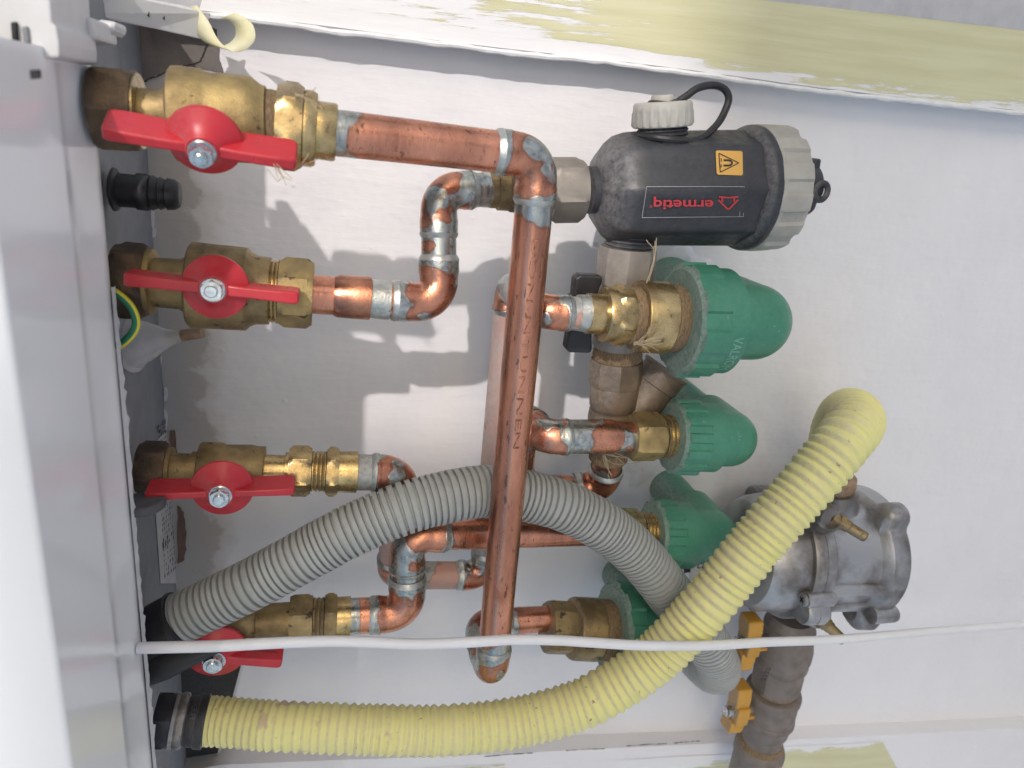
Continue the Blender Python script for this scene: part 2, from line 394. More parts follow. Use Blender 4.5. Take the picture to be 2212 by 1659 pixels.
class Axis:
    """a straight axis between two photo points at depth h; profile given in photo pixels"""
    def __init__(s, p0, p1, h0, h1=None, vis=0.0):
        s.vis = vis; h1 = h0 if h1 is None else h1
        s.hor = abs(p1[0] - p0[0]) > abs(p1[1] - p0[1])
        s.p0, s.p1 = p0, p1; s.A = W(*p0, h0); s.B = W(*p1, h1); s.h0, s.h1 = h0, h1
    def at(s, c):
        k = 0 if s.hor else 1
        u = (c - s.p0[k]) / (s.p1[k] - s.p0[k])
        px = s.p0[0] + (s.p1[0] - s.p0[0]) * u; py = s.p0[1] + (s.p1[1] - s.p0[1]) * u; h = s.h0 + (s.h1 - s.h0) * u
        return W(px, py, h), mpp(px, py, h)
    def cx(s, c, r):                        # visible near rim (photo px) -> position on the axis
        if not s.vis: return c
        m = s.at(c)[1]; f0 = 730 if s.hor else 238
        return f0 + (c - f0) * (1 - s.vis * r * m * 1000 / s.h0)
    def st(s, c, r, sol=0.0):
        p, m = s.at(s.cx(c, r)); return (p, r * m, sol)
    def turned(s, name, prof, m, parent, seg=36, **kw):
        g = G(); g.revolve([s.st(*p) for p in prof], seg); return g.add(name, m, parent, **kw)
    def hexnut(s, name, c0, c1, r, m, parent, phase=0.15, ch=0.10, n=6, seg=48, bore=None):
        """chamfered polygonal nut between c0 and c1 (photo px), r = half size across corners"""
        (A, ma), (B, mb) = s.at(s.cx(c0, r)), s.at(s.cx(c1, r))
        R = r * (ma + mb) / 2; ax = B - A; e = min(R * 0.16, ax.length * 0.3); d = ax.normalized()
        def sh(a, i):
            k = pi / n; x = ((a - phase + 1e-6) % (2 * k)) - k
            poly = cos(k) / cos(x)
            lim = (0.885, 1.0, 1.0, 0.885)[i] if n == 6 else (0.955, 1.0, 1.0, 0.955)[i]
            return min(poly, lim)
        ph = 0.0
        g = G(); g.revolve([(A, R), (A + d * e, R), (B - d * e, R), (B, R)], seg, phase, sh)
        return g.add(name, m, parent, angle=22)
    def thread(s, name, c0, c1, r, m, parent, pitch=7, depth=0.07, **kw):
        n = max(2, int(abs(c1 - c0) / pitch)); pr = []
        for i in range(n):
            a = c0 + (c1 - c0) * i / n; b_ = c0 + (c1 - c0) * (i + 0.5) / n
            pr += [(a, r * (1 - depth)), (a + (b_ - a) * 0.7, r), (b_ + (b_ - a) * 0.1, r)]
        pr.append((c1, r * (1 - depth)))
        return s.turned(name, pr, m, parent, **kw)

def fillet(A, P, B, R, n=10):
    """arc replacing corner P; returns points and trimmed tangent points"""
    a = (A - P).normalized(); b = (B - P).normalized()
    th = a.angle(b); t = R / math.tan(th / 2)
    c = P + (a + b).normalized() * (R / sin(th / 2))
    p0 = P + a * t; p1 = P + b * t
    out = []
    v0 = p0 - c; ax = v0.cross(p1 - c).normalized(); ang = v0.angle(p1 - c)
    for i in range(n + 1):
        out.append(c + Matrix.Rotation(ang * i / n, 3, ax) @ v0)
    return out, t

def copper_run(parent, pts, rad, m=None, me=None, sock=2.1, bend=1.25, start=0.0, end=0.0, sol=None, esol=0.37, bands=True):
    """pts: world corner points; straight pipes, swollen elbows with soldered sockets"""
    m = m or copper_pipe; me = me or copper
    rr = rad if isinstance(rad, (list, tuple)) else [rad] * len(pts)
    n = len(pts)
    for i in range(1, n - 1):
        P = pts[i]; a = (pts[i - 1] - P); b = (pts[i + 1] - P); r = rr[i]
        arc, t = fillet(pts[i - 1], P, pts[i + 1], bend * r, 12)
        la = min(sock * r, a.length * 0.6); lb = min(sock * r, b.length * 0.6)
        A = P + a.normalized() * la; B = P + b.normalized() * lb
        st = [(A, r * 1.06, 1.0), (A, r * 1.12, 0.9), (A.lerp(arc[0], 0.55), r * 1.13, esol), (A.lerp(arc[0], 0.75), r * 1.09, esol)]
        st += [(q, r * 1.07, esol) for q in arc]
        st += [(B.lerp(arc[-1], 0.75), r * 1.09, esol), (B.lerp(arc[-1], 0.55), r * 1.13, esol), (B, r * 1.12, 0.9), (B, r * 1.06, 1.0)]
        g = G(); g.revolve(st, 32); g.add('elbow', me, parent, angle=50)
        if bands:
            for Q, dr, full in ((A, a.normalized(), a.length), (B, b.normalized(), b.length)):
                L_ = min(r * 0.28, full * 0.1)
                g = G(); g.revolve([(Q - dr * 0.0005, r * 1.15), (Q + dr * L_ * 0.35, r * 1.12), (Q + dr * L_, r * 1.015)], 32, caps=(False, False))
                g.add('solder_ring', tin, parent)
    for i in range(n - 1):
        A, B = pts[i], pts[i + 1]; d = (B - A); L_ = d.length; d.normalize(); r0, r1 = rr[i], rr[i + 1]
        ta = min(sock * r0, L_ * 0.55) - 0.002 if i else 0.0
        tb = min(sock * r1, L_ * 0.55) - 0.002 if i < n - 2 else 0.0
        if L_ - ta - tb < 0.001: continue
        k = 14; s0 = 1.0 if i else start; s1 = 1.0 if i < n - 2 else end
        st = []
        for q in range(k + 1):
            u = q / k; x = ta + (L_ - ta - tb) * u
            e0 = max(0, 1 - (x - ta) / (r0 * 1.3)) * s0; e1 = max(0, 1 - (L_ - tb - x) / (r1 * 1.3)) * s1
            ss = max(e0, e1)
            if sol: ss = max(ss, sol[i])
            st.append((A + d * x, r0 + (r1 - r0) * x / L_, ss))
        g = G(); g.revolve(st, 36); g.add('pipe', m, parent)

def spline(pts, n):
    """Catmull-Rom through pts, resampled to n equal steps"""
    P = [pts[0] * 2 - pts[1]] + list(pts) + [pts[-1] * 2 - pts[-2]]
    raw = []
    for i in range(1, len(P) - 2):
        a, b, c, d = P[i - 1:i + 3]
        for k in range(24):
            t = k / 24
            raw.append(0.5 * ((2 * b) + (c - a) * t + (2 * a - 5 * b + 4 * c - d) * t * t + (3 * b - a - 3 * c + d) * t ** 3))
    raw.append(P[-2])
    ln = [0]
    for i in range(1, len(raw)): ln.append(ln[-1] + (raw[i] - raw[i - 1]).length)
    out = []; j = 0
    for i in range(n + 1):
        s = ln[-1] * i / n
        while j < len(ln) - 2 and ln[j + 1] < s: j += 1
        u = (s - ln[j]) / max(1e-9, ln[j + 1] - ln[j]); out.append(raw[j].lerp(raw[j + 1], min(1, max(0, u))))
    return out, ln[-1]

def text_geo(body, height, bold=0.0, fine=False):
    cu = bpy.data.curves.new('text', 'FONT'); cu.body = body; cu.size = 1.0; cu.extrude = 0; cu.offset = bold; cu.resolution_u = 3
    ob = bpy.data.objects.new('text', cu); C.objects.link(ob)
    dg = bpy.context.evaluated_depsgraph_get(); me = bpy.data.meshes.new_from_object(ob.evaluated_get(dg))
    if fine:
        bm = bmesh.new(); bm.from_mesh(me); bmesh.ops.triangulate(bm, faces=bm.faces)
        bmesh.ops.subdivide_edges(bm, edges=bm.edges, cuts=4, use_grid_fill=True); bm.to_mesh(me); bm.free()
    vs = [v.co.copy() for v in me.vertices]; fs = [tuple(p.vertices) for p in me.polygons]
    bpy.data.objects.remove(ob); bpy.data.curves.remove(cu); bpy.data.meshes.remove(me)
    x0 = min(v.x for v in vs); x1 = max(v.x for v in vs); y1 = max(v.y for v in vs); y0 = min(v.y for v in vs)
    k = height / (y1 - y0)
    return [((v.x - x0) * k, (v.y - y0) * k) for v in vs], fs, (x1 - x0) * k

def put_flat(name, geo, origin, right, up, m, parent, sx=1.0, lift=0.0004):
    vs, fs, wd_ = geo; nrm = right.cross(up).normalized()
    return make(name, [origin + right * (x * sx) + up * y + nrm * lift for x, y in vs], fs, m, parent, smooth=False, fix=False)

def put_round(name, geo, axis_pt, axis, ref, R, m, parent, a0, dirn=1, sx=1.0, along_is_v=True, Rf=None):
    """text wrapped on a cylinder: u runs round it, v along the axis"""
    vs, fs, wd_ = geo; axis = axis.normalized(); u = (ref - axis * ref.dot(axis)).normalized(); v = axis.cross(u)
    out = []
    for x, y in vs:
        if along_is_v: a = a0 + dirn * x * sx / R; z = y
        else: a = a0 + dirn * y / R; z = x * sx
        out.append(axis_pt + axis * z + (u * cos(a) + v * sin(a)) * (Rf(z) if Rf else R))
    return make(name, out, fs, m, parent, smooth=False, fix=False)

def hair(name_parent, pts, r, m=None):
    P, _ = spline(pts, 18)
    g = G(); g.revolve([(p, r) for p in P], 5); return g

# ------------------------------------------------------------------ setting
def quad_sheet(name, pts, m, kind=True):
    o = make(name, pts, [tuple(range(len(pts)))], m, smooth=False, fix=False)
    if kind: struct(o)
    return o

# back wall of the shallow niche
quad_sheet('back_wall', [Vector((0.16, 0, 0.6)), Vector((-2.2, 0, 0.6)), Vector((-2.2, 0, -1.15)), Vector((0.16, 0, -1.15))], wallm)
ZF = 24                                   # niche frame stands 24 mm proud of the back wall
def Fy(px, py): return W(px, py, D - ZF)
# upper side of the photo (world right): frame with an uneven filled edge
e0 = [(300, 20), (478, 30), (560, 42), (700, 60), (850, 80), (1000, 97), (1150, 114), (1300, 130), (1450, 149), (1600, 170), (1800, 196), (2000, 217), (2212, 242), (2420, 264)]
edge = [Fy(*p) for p in e0]
for p in edge: p.x += random.uniform(-0.0008, 0.0008)
fr = G()
back = [Vector((0.6, edge[-1].y, edge[-1].z)), Vector((0.6, edge[0].y, edge[0].z))]
fr.prism(edge + back, Vector((0, 0.05, 0)))
struct(fr.add('side_wall', outer_m, smooth=False))
# white filler skin along the edge and the reveal
rv = G()
n = len(edge)
lip = []
for i, p in enumerate(edge): lip.append((p + Vector((-0.0012, -0.0012, 0)), 0.0022 + 0.0014 * random.random()))
P, _ = spline([p for p, r in lip], 90)
rv.revolve([(p + Vector((random.uniform(-.0006, .0006), 0, 0)), 0.0020 + 0.0012 * abs(sin(i * 1.7)) * random.random()) for i, p in enumerate(P)], 8)
tag(rv.add('filler_bead', plaster_m), 'lumpy white filler bead along the edge under the wide yellow masking tape', 'filler')
rev = [p + Vector((-0.0006, 0.002, 0)) for p in edge]
struct(make('niche_reveal', [q for p in rev for q in (p, Vector((p.x, 0.0, p.z)))], [(2 * i, 2 * i + 1, 2 * i + 3, 2 * i + 2) for i in range(n - 1)], wallm))

def tape_strip(name, lo, hi, m, label, lift=0.0005, seg=40):
    """strip between two photo polylines on the frame face"""
    A, _ = spline([Fy(*p) for p in lo], seg); B, _ = spline([Fy(*p) for p in hi], seg)
    vs = []; uv = []; s = 0
    for i in range(seg + 1):
        if i: s += (A[i] - A[i - 1]).length
        for j in range(7):
            p = A[i].lerp(B[i], j / 6) + Vector((0, -lift - 0.0004 * random.random(), 0)); vs.append(p); uv.append((s, j / 6))
    fs = [(i * 7 + j, i * 7 + j + 1, (i + 1) * 7 + j + 1, (i + 1) * 7 + j) for i in range(seg) for j in range(6)]
    o = make(name, vs, fs, m, uv=uv, angle=80)
    return tag(o, label, 'tape')
tape_strip('masking_tape', [(430, 22), (700, 56), (1000, 94), (1450, 146), (1800, 193), (2300, 250)],
           [(470, -110), (760, -80), (1080, -52), (1500, -12), (1760, 13), (2300, 77)], tape_mat('yellow_tape_top', 3.1, (0.14, 0.50), 0),
           'wide yellow masking tape smeared with white paint along the top edge of the photo')

# lower side of the photo (world left)
e1 = [(380, 1668), (480, 1652), (700, 1643), (900, 1636), (1100, 1628), (1300, 1617), (1500, 1608), (1700, 1598), (1900, 1589), (2212, 1574), (2420, 1564)]
ed1 = [Fy(*p) for p in e1]
lf = G(); lf.prism(ed1 + [Vector((-1.6, ed1[-1].y, ed1[-1].z)), Vector((-1.6, ed1[0].y, ed1[0].z))], Vector((0, 0.05, 0)))
struct(lf.add('side_wall', wallm, smooth=False))
tape_strip('masking_tape', [(1330, 1641), (1390, 1638), (1450, 1634), (1600, 1626), (1700, 1612), (1830, 1606), (1905, 1600)],
           [(1330, 1760), (1390, 1755), (1450, 1740), (1600, 1735), (1700, 1730), (1830, 1720), (1960, 1700)], tape_mat('yellow_tape_bottom', 8.3, (-0.05, 0.30), 0),
           'short yellow masking tape at the bottom edge of the photo, right of the yellow hose')
tape_strip('masking_tape', [(860, 1662), (960, 1656), (1090, 1650)], [(860, 1760), (960, 1760), (1120, 1760)], tape_mat('yellow_tape_scrap', 5.3, (-0.2, -0.1), 0),
           'small yellow tape scrap at the bottom edge below the middle of the yellow hose')
for i, (a, b_) in enumerate([((1223, 1621), (1306, 1617)), ((1352, 1611), (1440, 1606)), ((1455, 1605), (1512, 1600)), ((1045, 1634), (1150, 1626))]):
    g = G(); P, _ = spline([Fy(*a) + Vector((0, -0.0004, 0)), (Fy(*a) + Fy(*b_)) / 2 + Vector((0.0006, -0.0004, 0)), Fy(*b_) + Vector((0, -0.0004, 0))], 14)
    g.revolve([(p, 0.0006 * (0.2 + 1.0 * random.random())) for p in P], 6)
    tag(g.add('wall_crack', blackm), ['dark crack at the bottom edge right of the hose, left one of three', 'dark crack at the bottom edge right of the hose, middle one of three',
        'dark crack at the bottom edge, nearest the grey gas pipe', 'dark crack at the bottom edge close under the yellow hose'][i], 'crack')

# ground, and unseen beam and post added to shade the niche, lower and left
quad_sheet('terrace_floor', [Vector((-30, 0.5, -1.15)), Vector((30, 0.5, -1.15)), Vector((30, -60, -1.15)), Vector((-30, -60, -1.15))],
           mat('terrace_concrete', (0.80, 0.815, 0.835), (0.76, 0.775, 0.795), 6, rough=0.8))
pw = mat('blocker_paint', (0.58, 0.55, 0.50), (0.52, 0.49, 0.45), 4, rough=0.85)
g = G(); g.box(Vector((0, -1.0, 1.65)), Vector((6, 0, 0)), Vector((0, 1.2, 0)), Vector((0, 0, 0.1))); struct(g.add('sky_blocker_slab', pw, smooth=False))  # unseen slab added overhead to hold back sky light from the wall
pg = thing('sun_blocker', 'unseen pale beam and post added out in front to shade the wall', 'sun_blocker', Vector((2.4, -4.6, -1.15)))
g = G(); g.box(Vector((3.2, -4.6, 1.64)), Vector((4.5, 0, 0)), Vector((0, 0.09, 0)), Vector((0, 0, 0.27))); g.add('beam', pw, pg, smooth=False)
g = G(); g.box(Vector((2.42, -4.6, 0.5525)), Vector((0.40, 0, 0)), Vector((0, 0.088, 0)), Vector((0, 0, 1.7025))); g.add('post', pw, pg, smooth=False)

# wall finishes near the boiler
def wall_patch(name, poly, m, label, cat, th=0.0012, h=D):
    g = G(); g.prism([W(x, y, h) - dN * th for x, y in poly], dN * (th * 0.9))
    return tag(g.add(name, m, smooth=False), label, cat)
def rough_poly(pts, amp, n=6):
    out = []
    for i, p in enumerate(pts):
        q = pts[(i + 1) % len(pts)]
        for k in range(n):
            u = k / n; out.append((p[0] + (q[0] - p[0]) * u + random.uniform(-amp, amp), p[1] + (q[1] - p[1]) * u + random.uniform(-amp, amp)))
    return out
wall_patch('bare_plaster', rough_poly([(285, 50), (440, 55), (470, 62), (474, 130), (482, 158), (430, 150), (390, 140), (345, 160), (303, 178), (290, 178)], 2, 5), bareplaster_m,
           'rough grey bare plaster in the corner behind the white strip, above the top valve', 'plaster')
g = G(); P, _ = spline([W(x, y, D - 1.5) for x, y in [(303, 182), (322, 170), (345, 163), (368, 150), (391, 144), (412, 139), (431, 132), (441, 112), (449, 94)]], 40)
g.revolve([(p + Vector((random.uniform(-1, 1), 0, random.uniform(-1, 1))) * 0.0004, 0.0004 + 0.0005 * random.random()) for p in P], 6)
tag(g.add('plaster_crack', mat('crack_dark', (0.07, 0.06, 0.055), rough=0.9)), 'curved dark crack across the bare plaster above the top valve', 'crack')  # thin rod along the crack, coloured darker than the plaster
wall_patch('paint_chip', rough_poly([(366, 930), (378, 930), (384, 985), (370, 985)], 2, 3), brick_m, 'small reddish brown chip in the wall by the third valve from the top', 'wall chip')
wall_patch('exposed_brick_patch', rough_poly([(383, 1090), (398, 1105), (404, 1150), (399, 1210), (384, 1215)], 2.5, 5), brick_m,
           'bare reddish brick strip beside the printed white label', 'wall chip')
for i, (x, y, s) in enumerate([(322, 405, 9), (330, 470, 12), (333, 500, 7), (345, 775, 8), (358, 850, 9), (357, 905, 14)]):
    pl = [(x - 2, y - s * 1.6), (x + 3, y - s), (x + 5, y), (x + 3, y + s * 1.5), (x - 2, y + s * 1.8), (x - 3, y)]
    wall_patch('paint_flake', rough_poly(pl, 1.2, 2), film, 'torn white paint flake at the wall beside the boiler underside', 'paint flake', th=0.0022)['group'] = 'torn paint flakes along the boiler edge'
# white filler lumps where the green pipes leave the wall
def lump(name, px, py, rx, ry, label, hh=0.006):
    g = G(); c = W(px, py, D); m_ = mpp(px, py, D); N_, M_ = 8, 22; vs = []; fs = []
    for i in range(N_ + 1):
        r = i / N_
        for k in range(M_):
            a = 2 * pi * k / M_; rr = r * (1 + 0.18 * sin(3 * a + px) + 0.12 * sin(5 * a + py))
            vs.append(c + dX * (cos(a) * rr * rx * m_) + dY * (sin(a) * rr * ry * m_) - dN * (hh * (1 - r ** 2) * (0.8 + 0.4 * random.random()) - 0.0006))
    for i in range(N_):
        for k in range(M_): fs.append((i * M_ + k, i * M_ + (k + 1) % M_, (i + 1) * M_ + (k + 1) % M_, (i + 1) * M_ + k))
    return tag(make(name, vs, fs, plaster_m, angle=80), label, 'filler')
lump('filler_patch', 1478, 575, 62, 42, 'white filler around the wall hole above the biggest green elbow', 0.010)
lump('filler_patch', 1440, 800, 45, 40, 'white filler where the second green pipe from the top leaves the wall', 0.006)
lump('filler_patch', 1385, 1010, 40, 45, 'white filler where the third green pipe from the top leaves the wall', 0.006)

# ------------------------------------------------------------------ boiler
XR, XB = -139.0, -157.0
bo = thing('boiler', 'white wall boiler seen from below with glossy cover and grey underside at the left', 'boiler', w(-160, 300, 500))
def hpx(px, py=830, X=XR): return WX(px, py, X).y * 1000 + D
hr, hf = 490.0, 360.0
ha, hb_, hc = hpx(181), hpx(190), hpx(205)
prof = [(-700, hf - 15.5), (-155, hf - 15.5)]
for k in range(9):
    a = k / 8 * pi / 2; prof.append((XR - 3.5 + 3.5 * sin(a), hf - 12 - 3.5 * cos(a)))
prof += [(XR, ha), (XR + 0.35, ha + 2), (XR + 0.35, hb_), (XR, hb_ + 2), (XR - 0.4, hc), (XR, hc + 3), (XR, hr - 16), (XR + 1.2, hr - 13), (XR + 1.2, hr - 2), (XR + 0.5, hr), (XB - 2, hr), (XB - 2, hr - 6), (XR - 4, hr - 9), (XR - 4, hf), (XR - 14, hf - 9), (-700, hf - 9)]
def cover_poly(Y): return [w(x, Y, h) for x, h in prof]
g = G(); A = cover_poly(-14); B = cover_poly(900); n = len(A)
g.v = A + B; g.s = [0] * (2 * n)
for k in range(n): g.f.append((k, (k + 1) % n, n + (k + 1) % n, n + k))
g.f.append(tuple(range(n))); g.f.append(tuple(range(2 * n - 1, n - 1, -1)))
g.add('front_cover', cover_m, bo, angle=50)
g = G(); g.box(w(XB - 4, 405, 594), dX * 0.004, dY * 0.485, dN * 0.0955); g.add('underside_plate', underside_m, bo, smooth=False)
g = G(); g.box(w(-420, 405, 594), dX * 0.24, dY * 0.485, dN * 0.095); g.add('casing', cover_m, bo, smooth=False)
# torn protective film along the cover's back edge
vs, fs = [], []; N_ = 150
for i in range(N_):
    Y = 120 + 740 * i / (N_ - 1)
    j = 1.0 + 4.0 * max(0, sin(Y * 0.031)) * random.random() + (6 * random.random() if random.random() < 0.12 else 0)
    vs += [w(XR + 2.4, Y, hr - 5), w(XR + 2.8 + random.random(), Y, hr + j)]
    if i: fs.append((2 * i - 2, 2 * i - 1, 2 * i + 1, 2 * i))
make('protective_film', vs, fs, film, bo, angle=80)
# corner brackets at the upper left of the photo
def block(name, poly, h0, dep, m, parent, bv=0.0015):
    g = G(); g.prism([W(x, y, h0) for x, y in poly], dN * dep / 1000)
    o = g.add(name, m, parent, smooth=False); bevel(o, bv, 2); return o
block('corner_bracket', [(-60, -60), (104, -60), (110, 16), (112, 50), (122, 58), (128, 92), (128, 124), (60, 128), (-60, 130)], 420, 60, white_pl, bo, 0.004)
block('bracket_slot', [(22, 48), (34, 46), (39, 116), (28, 120)], 417.5, 3, blackm, bo, 0.0005)
block('bracket_slot', [(46, 58), (58, 56), (62, 92), (50, 95)], 418, 2.5, underside_m, bo, 0.0005)
block('bracket_hole', [(63, 151), (85, 150), (86, 169), (65, 171)], 355, 2, blackm, bo, 0.0003)
block('bracket_block', [(114, 20), (205, 40), (212, 87), (126, 88)], 474, 40, white_pl, bo, 0.002)
block('bracket_clip', [(204, 40), (252, 46), (250, 68), (240, 74), (206, 70)], 500, 25, white_pl, bo, 0.003)
ax_ = Axis((144, 106), (152, 108), 480)
g = G(); c = W(144, 106, 486); g.revolve([(c, 0.0068), (c + dN * 0.02, 0.0068)], 20); g.add('grommet', rubber, bo)
# printed label on the underside, against the wall
la = [WX(370, 916, XB + 0.6), WX(337, 955, XB + 0.6), WX(335, 1090, XB + 0.6), WX(347, 1260, XB + 0.6), WX(396, 1260, XB + 0.6), WX(381, 1090, XB + 0.6)]
lb = make('rating_label', la, [tuple(range(6))], label_m, bo, smooth=False, fix=False)
gt = G()
for r_ in range(30):
    yv = 925 + r_ * 11
    for q in range(9):
        if random.random() < 0.18: continue
        xx = 341 + (yv - 955) * 0.055 + q * 4.3 + random.uniform(-1, 1); yy = yv - q * 3.6
        sz = random.choice((1.0, 1.3, 1.6)) * (1.9 if r_ in (9, 14, 15, 22, 23) else 1.0)
        if not (xx < 336 + (yy - 955) * 0.06 or xx > 375 + (yy - 1040) * 0.085):
            gt.box(WX(xx, yy, XB + 0.75), dX * 0.00002, dY * 0.0011 * sz * random.uniform(0.5, 1.4), dN * 0.0009 * sz)
lbp = gt.add('label_print', print_black, bo, smooth=False); lbp.parent = lb
# white trim strip between the boiler and the tape
g = G()
hh = [(114, 8, 566), (185, 28, 590), (255, 46, 606), (340, 63, 626), (437, 85, 648), (454, 28, 648), (390, 10, 636), (262, -12, 604), (120, -40, 566)]
g.prism([W(*p) for p in hh], dN * 0.003)
ts = thing('trim_strip', 'white metal trim strip with small slots at the top left of the photo', 'trim', W(280, 30, 610))
bevel(g.add('strip', white_pl, ts, smooth=False), 0.0008)
for (x, y) in ((320, 30), (353, 36)):
    g = G(); hh_ = 566 + (x - 114) / 323 * 82 - 1.2
    g.prism([W(x - 2.5, y - 8, hh_), W(x + 2.5, y - 4, hh_), W(x + 3, y + 8, hh_), W(x - 2, y + 4, hh_)], dN * 0.0006); g.add('slot', blackm, ts, smooth=False)
# curl of torn masking tape
path = [(412, 14, 646), (425, 40, 645), (441, 78, 642), (462, 104, 638), (488, 116, 634), (512, 108, 630), (527, 88, 628), (524, 62, 630), (508, 42, 634), (484, 31, 640)]
P, _ = spline([W(*p) for p in path], 60)
vs, fs = [], []
for i, p in enumerate(P):
    wdt = 0.013 * (0.55 + 0.45 * min(1, i / 10)); jag = 0.002 * random.random() if i > 50 else 0
    tl = Vector((0.25, 0, 0.15)) * 0.02 * sin(i * 0.06)
    wv = (dX * 0.75 - dN * 0.62 - dY * 0.15); vs += [p + wv * (wdt - jag) * 0.9, p - wv * wdt * 0.5 + tl]
    if i: fs.append((2 * i - 2, 2 * i - 1, 2 * i + 1, 2 * i))
o = make('tape_curl', vs, fs, mat('tape_paper', (0.66, 0.63, 0.36), (0.72, 0.71, 0.55), 60, rough=0.6), angle=80)
so_ = o.modifiers.new('solid', 'SOLIDIFY'); so_.thickness = 0.0003
tag(o, 'curled strip of pale yellow masking tape hanging from the white trim', 'tape')

# ------------------------------------------------------------------ red handled ball valves
def handle(parent, centre, h, rdisc, L1, L2, tilt=0.0, slope=0.0, m=red, wing=0.0066, depth=0.021, nutr=0.0, name='handle', txt=None):
    """butterfly handle; wings along the pipe (dX), standing on edge; tilt turns it round the pipe"""
    c = W(*centre, h)
    R_ = Matrix.Rotation(tilt, 3, dX); n_ = R_ @ (-dN); y_ = R_ @ dY
    x_ = (dX * cos(slope) + y_ * sin(slope)).normalized(); z_ = x_.cross(n_); z_ = z_ if z_.dot(y_) > 0 else -z_
    k = mpp(*centre, h); rd = rdisc * k
    g = G()
    st = [(c - n_ * 0.0135, rd * 0.985), (c - n_ * 0.0118, rd), (c - n_ * 0.0105, rd * 0.985), (c - n_ * 0.0065, rd * 0.70), (c - n_ * 0.0035, rd * 0.52), (c - n_ * 0.0008, rd * 0.44), (c, rd * 0.41)]
    g.revolve(st, 48)
    hd = g.add(name, m, parent, angle=40)
    for s_, L_ in ((-1, L1 * k), (1, L2 * k)):
        gw = G(); vs = []
        stn = [(0.10, 1.0, 0.021, 0.0), (0.35, 0.92, depth * 0.95, -0.0005), (0.75, 1.0, depth, -0.0005), (0.94, 1.1, depth * 0.98, 0.0), (1.0, 1.0, depth * 0.86, 0.001)]
        b0 = 0
        for (u, tw, dp, fr_) in stn:
            q = c + x_ * (s_ * L_ * u); t_ = wing / 2 * tw
            # cross-section: front edge straight, back swept to the photo's upper side
            cs = [(-t_, -fr_), (t_, -fr_), (t_ * 0.7 - 0.0022, -dp), (-t_ * 0.7 - 0.0022, -dp)]
            for (yy, nn) in cs: gw.v.append(q + z_ * yy + n_ * (nn - 0.001)); gw.s.append(0)
        for i in range(len(stn) - 1):
            for j in range(4): gw.f.append((i * 4 + j, i * 4 + (j + 1) % 4, (i + 1) * 4 + (j + 1) % 4, (i + 1) * 4 + j))
        gw.f.append((0, 1, 2, 3)); e_ = (len(stn) - 1) * 4; gw.f.append((e_, e_ + 1, e_ + 2, e_ + 3))
        wo = gw.add('wing', m, parent, smooth=True, angle=40); wo.parent = hd; bevel(wo, 0.0014, 3)
    # hexagon flange nut on the stem
    rn = (nutr or rdisc * 0.33) * k
    g = G(); g.revolve([(c - n_ * 0.002, rn * 1.12), (c + n_ * 0.0012, rn * 1.12), (c + n_ * 0.0018, rn * 1.02)], 32)
    def hx(a, i): return min(cos(pi / 6) / cos(((a) % (pi / 3)) - pi / 6), (1, 1, 0.9)[i])
    g.revolve([(c + n_ * 0.0012, rn), (c + n_ * 0.0058, rn), (c + n_ * 0.0068, rn)], 36, 0.2, hx)
    g.revolve([(c + n_ * 0.006, rn * 0.56), (c + n_ * 0.0086, rn * 0.56), (c + n_ * 0.0092, rn * 0.48)], 24)
    g.add('stem_nut', steel, parent, angle=30)
    g = G(); g.revolve([(c - n_ * 0.047, rd * 0.32), (c - n_ * 0.010, rd * 0.3)], 20); g.add('stem', brass_d, parent)
    return hd, c, x_, z_, n_, k

V1 = thing('ball_valve', 'largest red handled brass valve, topmost of the row under the boiler', 'valve', W(440, 250, 485), 'red handled valves')
a1 = Axis((188, 232), (570, 262), 484, vis=0.8)
a1.hexnut('union_nut', 186, 281, 94, bronze_shaded, V1, 0.0)
a1.turned('union_collar', [(281, 70), (283, 77), (290, 77), (291, 66), (292, 50)], brass_b, V1)
a1.turned('tail_pipe', [(286, 48), (345, 49), (345, 53), (362, 53)], brass_d, V1)
a1.turned('body', [(358, 60), (359, 92), (363, 97), (372, 98), (425, 96), (436, 92), (450, 90), (520, 90), (538, 88), (560, 74), (571, 71)], brass, V1)
a1b = Axis((560, 264), (760, 292), 486, vis=0.8)
a1b.turned('hemp_seal', [(562, 66), (568, 69), (578, 70), (588, 69), (595, 67)], hemp, V1)
V1c = thing('threaded_adapter', 'brass hexagon adapter with hemp between the topmost valve and the copper pipe', 'adapter', W(660, 280, 487))
a1b.hexnut('hex', 593, 652, 93, brass_b, V1c, 0.35)
a1b.turned('socket', [(652, 75), (655, 79), (672, 79), (682, 74), (684, 60), (722, 60), (727, 57), (727, 50)], brass_b, V1c)
handle(V1, (437, 328), 440, 81, 196, 194, radians(28), 0.085, wing=0.0070)
V2 = thing('ball_valve', 'second red handled brass valve from the top, thin handle seen edge on', 'valve', W(460, 615, 530), 'red handled valves')
a2 = Axis((232, 602), (672, 636), 530, vis=0.8)
a2.hexnut('union_nut', 230, 303, 84, bronze_shaded, V2, 0.1)
a2.turned('union_collar', [(302, 62), (304, 70), (318, 70), (322, 60), (323, 50)], brass, V2)
a2.turned('tail_pipe', [(315, 53), (385, 54), (385, 58), (398, 58)], brass_d, V2)
a2.turned('body', [(394, 65), (395, 86), (400, 92), (420, 92), (525, 89), (535, 80), (550, 74), (578, 72)], brass_d, V2)
a2.thread('threads', 574, 600, 69, brass_b, V2, pitch=8)
a2.hexnut('outlet_nut', 598, 674, 76, brass, V2, 0.4)
handle(V2, (460, 626), 485, 71, 178, 178, radians(-4), 0.065, wing=0.0080, depth=0.018)
V3 = thing('ball_valve', 'third red handled brass valve from the top, beside the grey rubber disc', 'valve', W(475, 1012, 555), 'red handled valves')
a3 = Axis((286, 1010), (780, 1020), 555, vis=0.8)
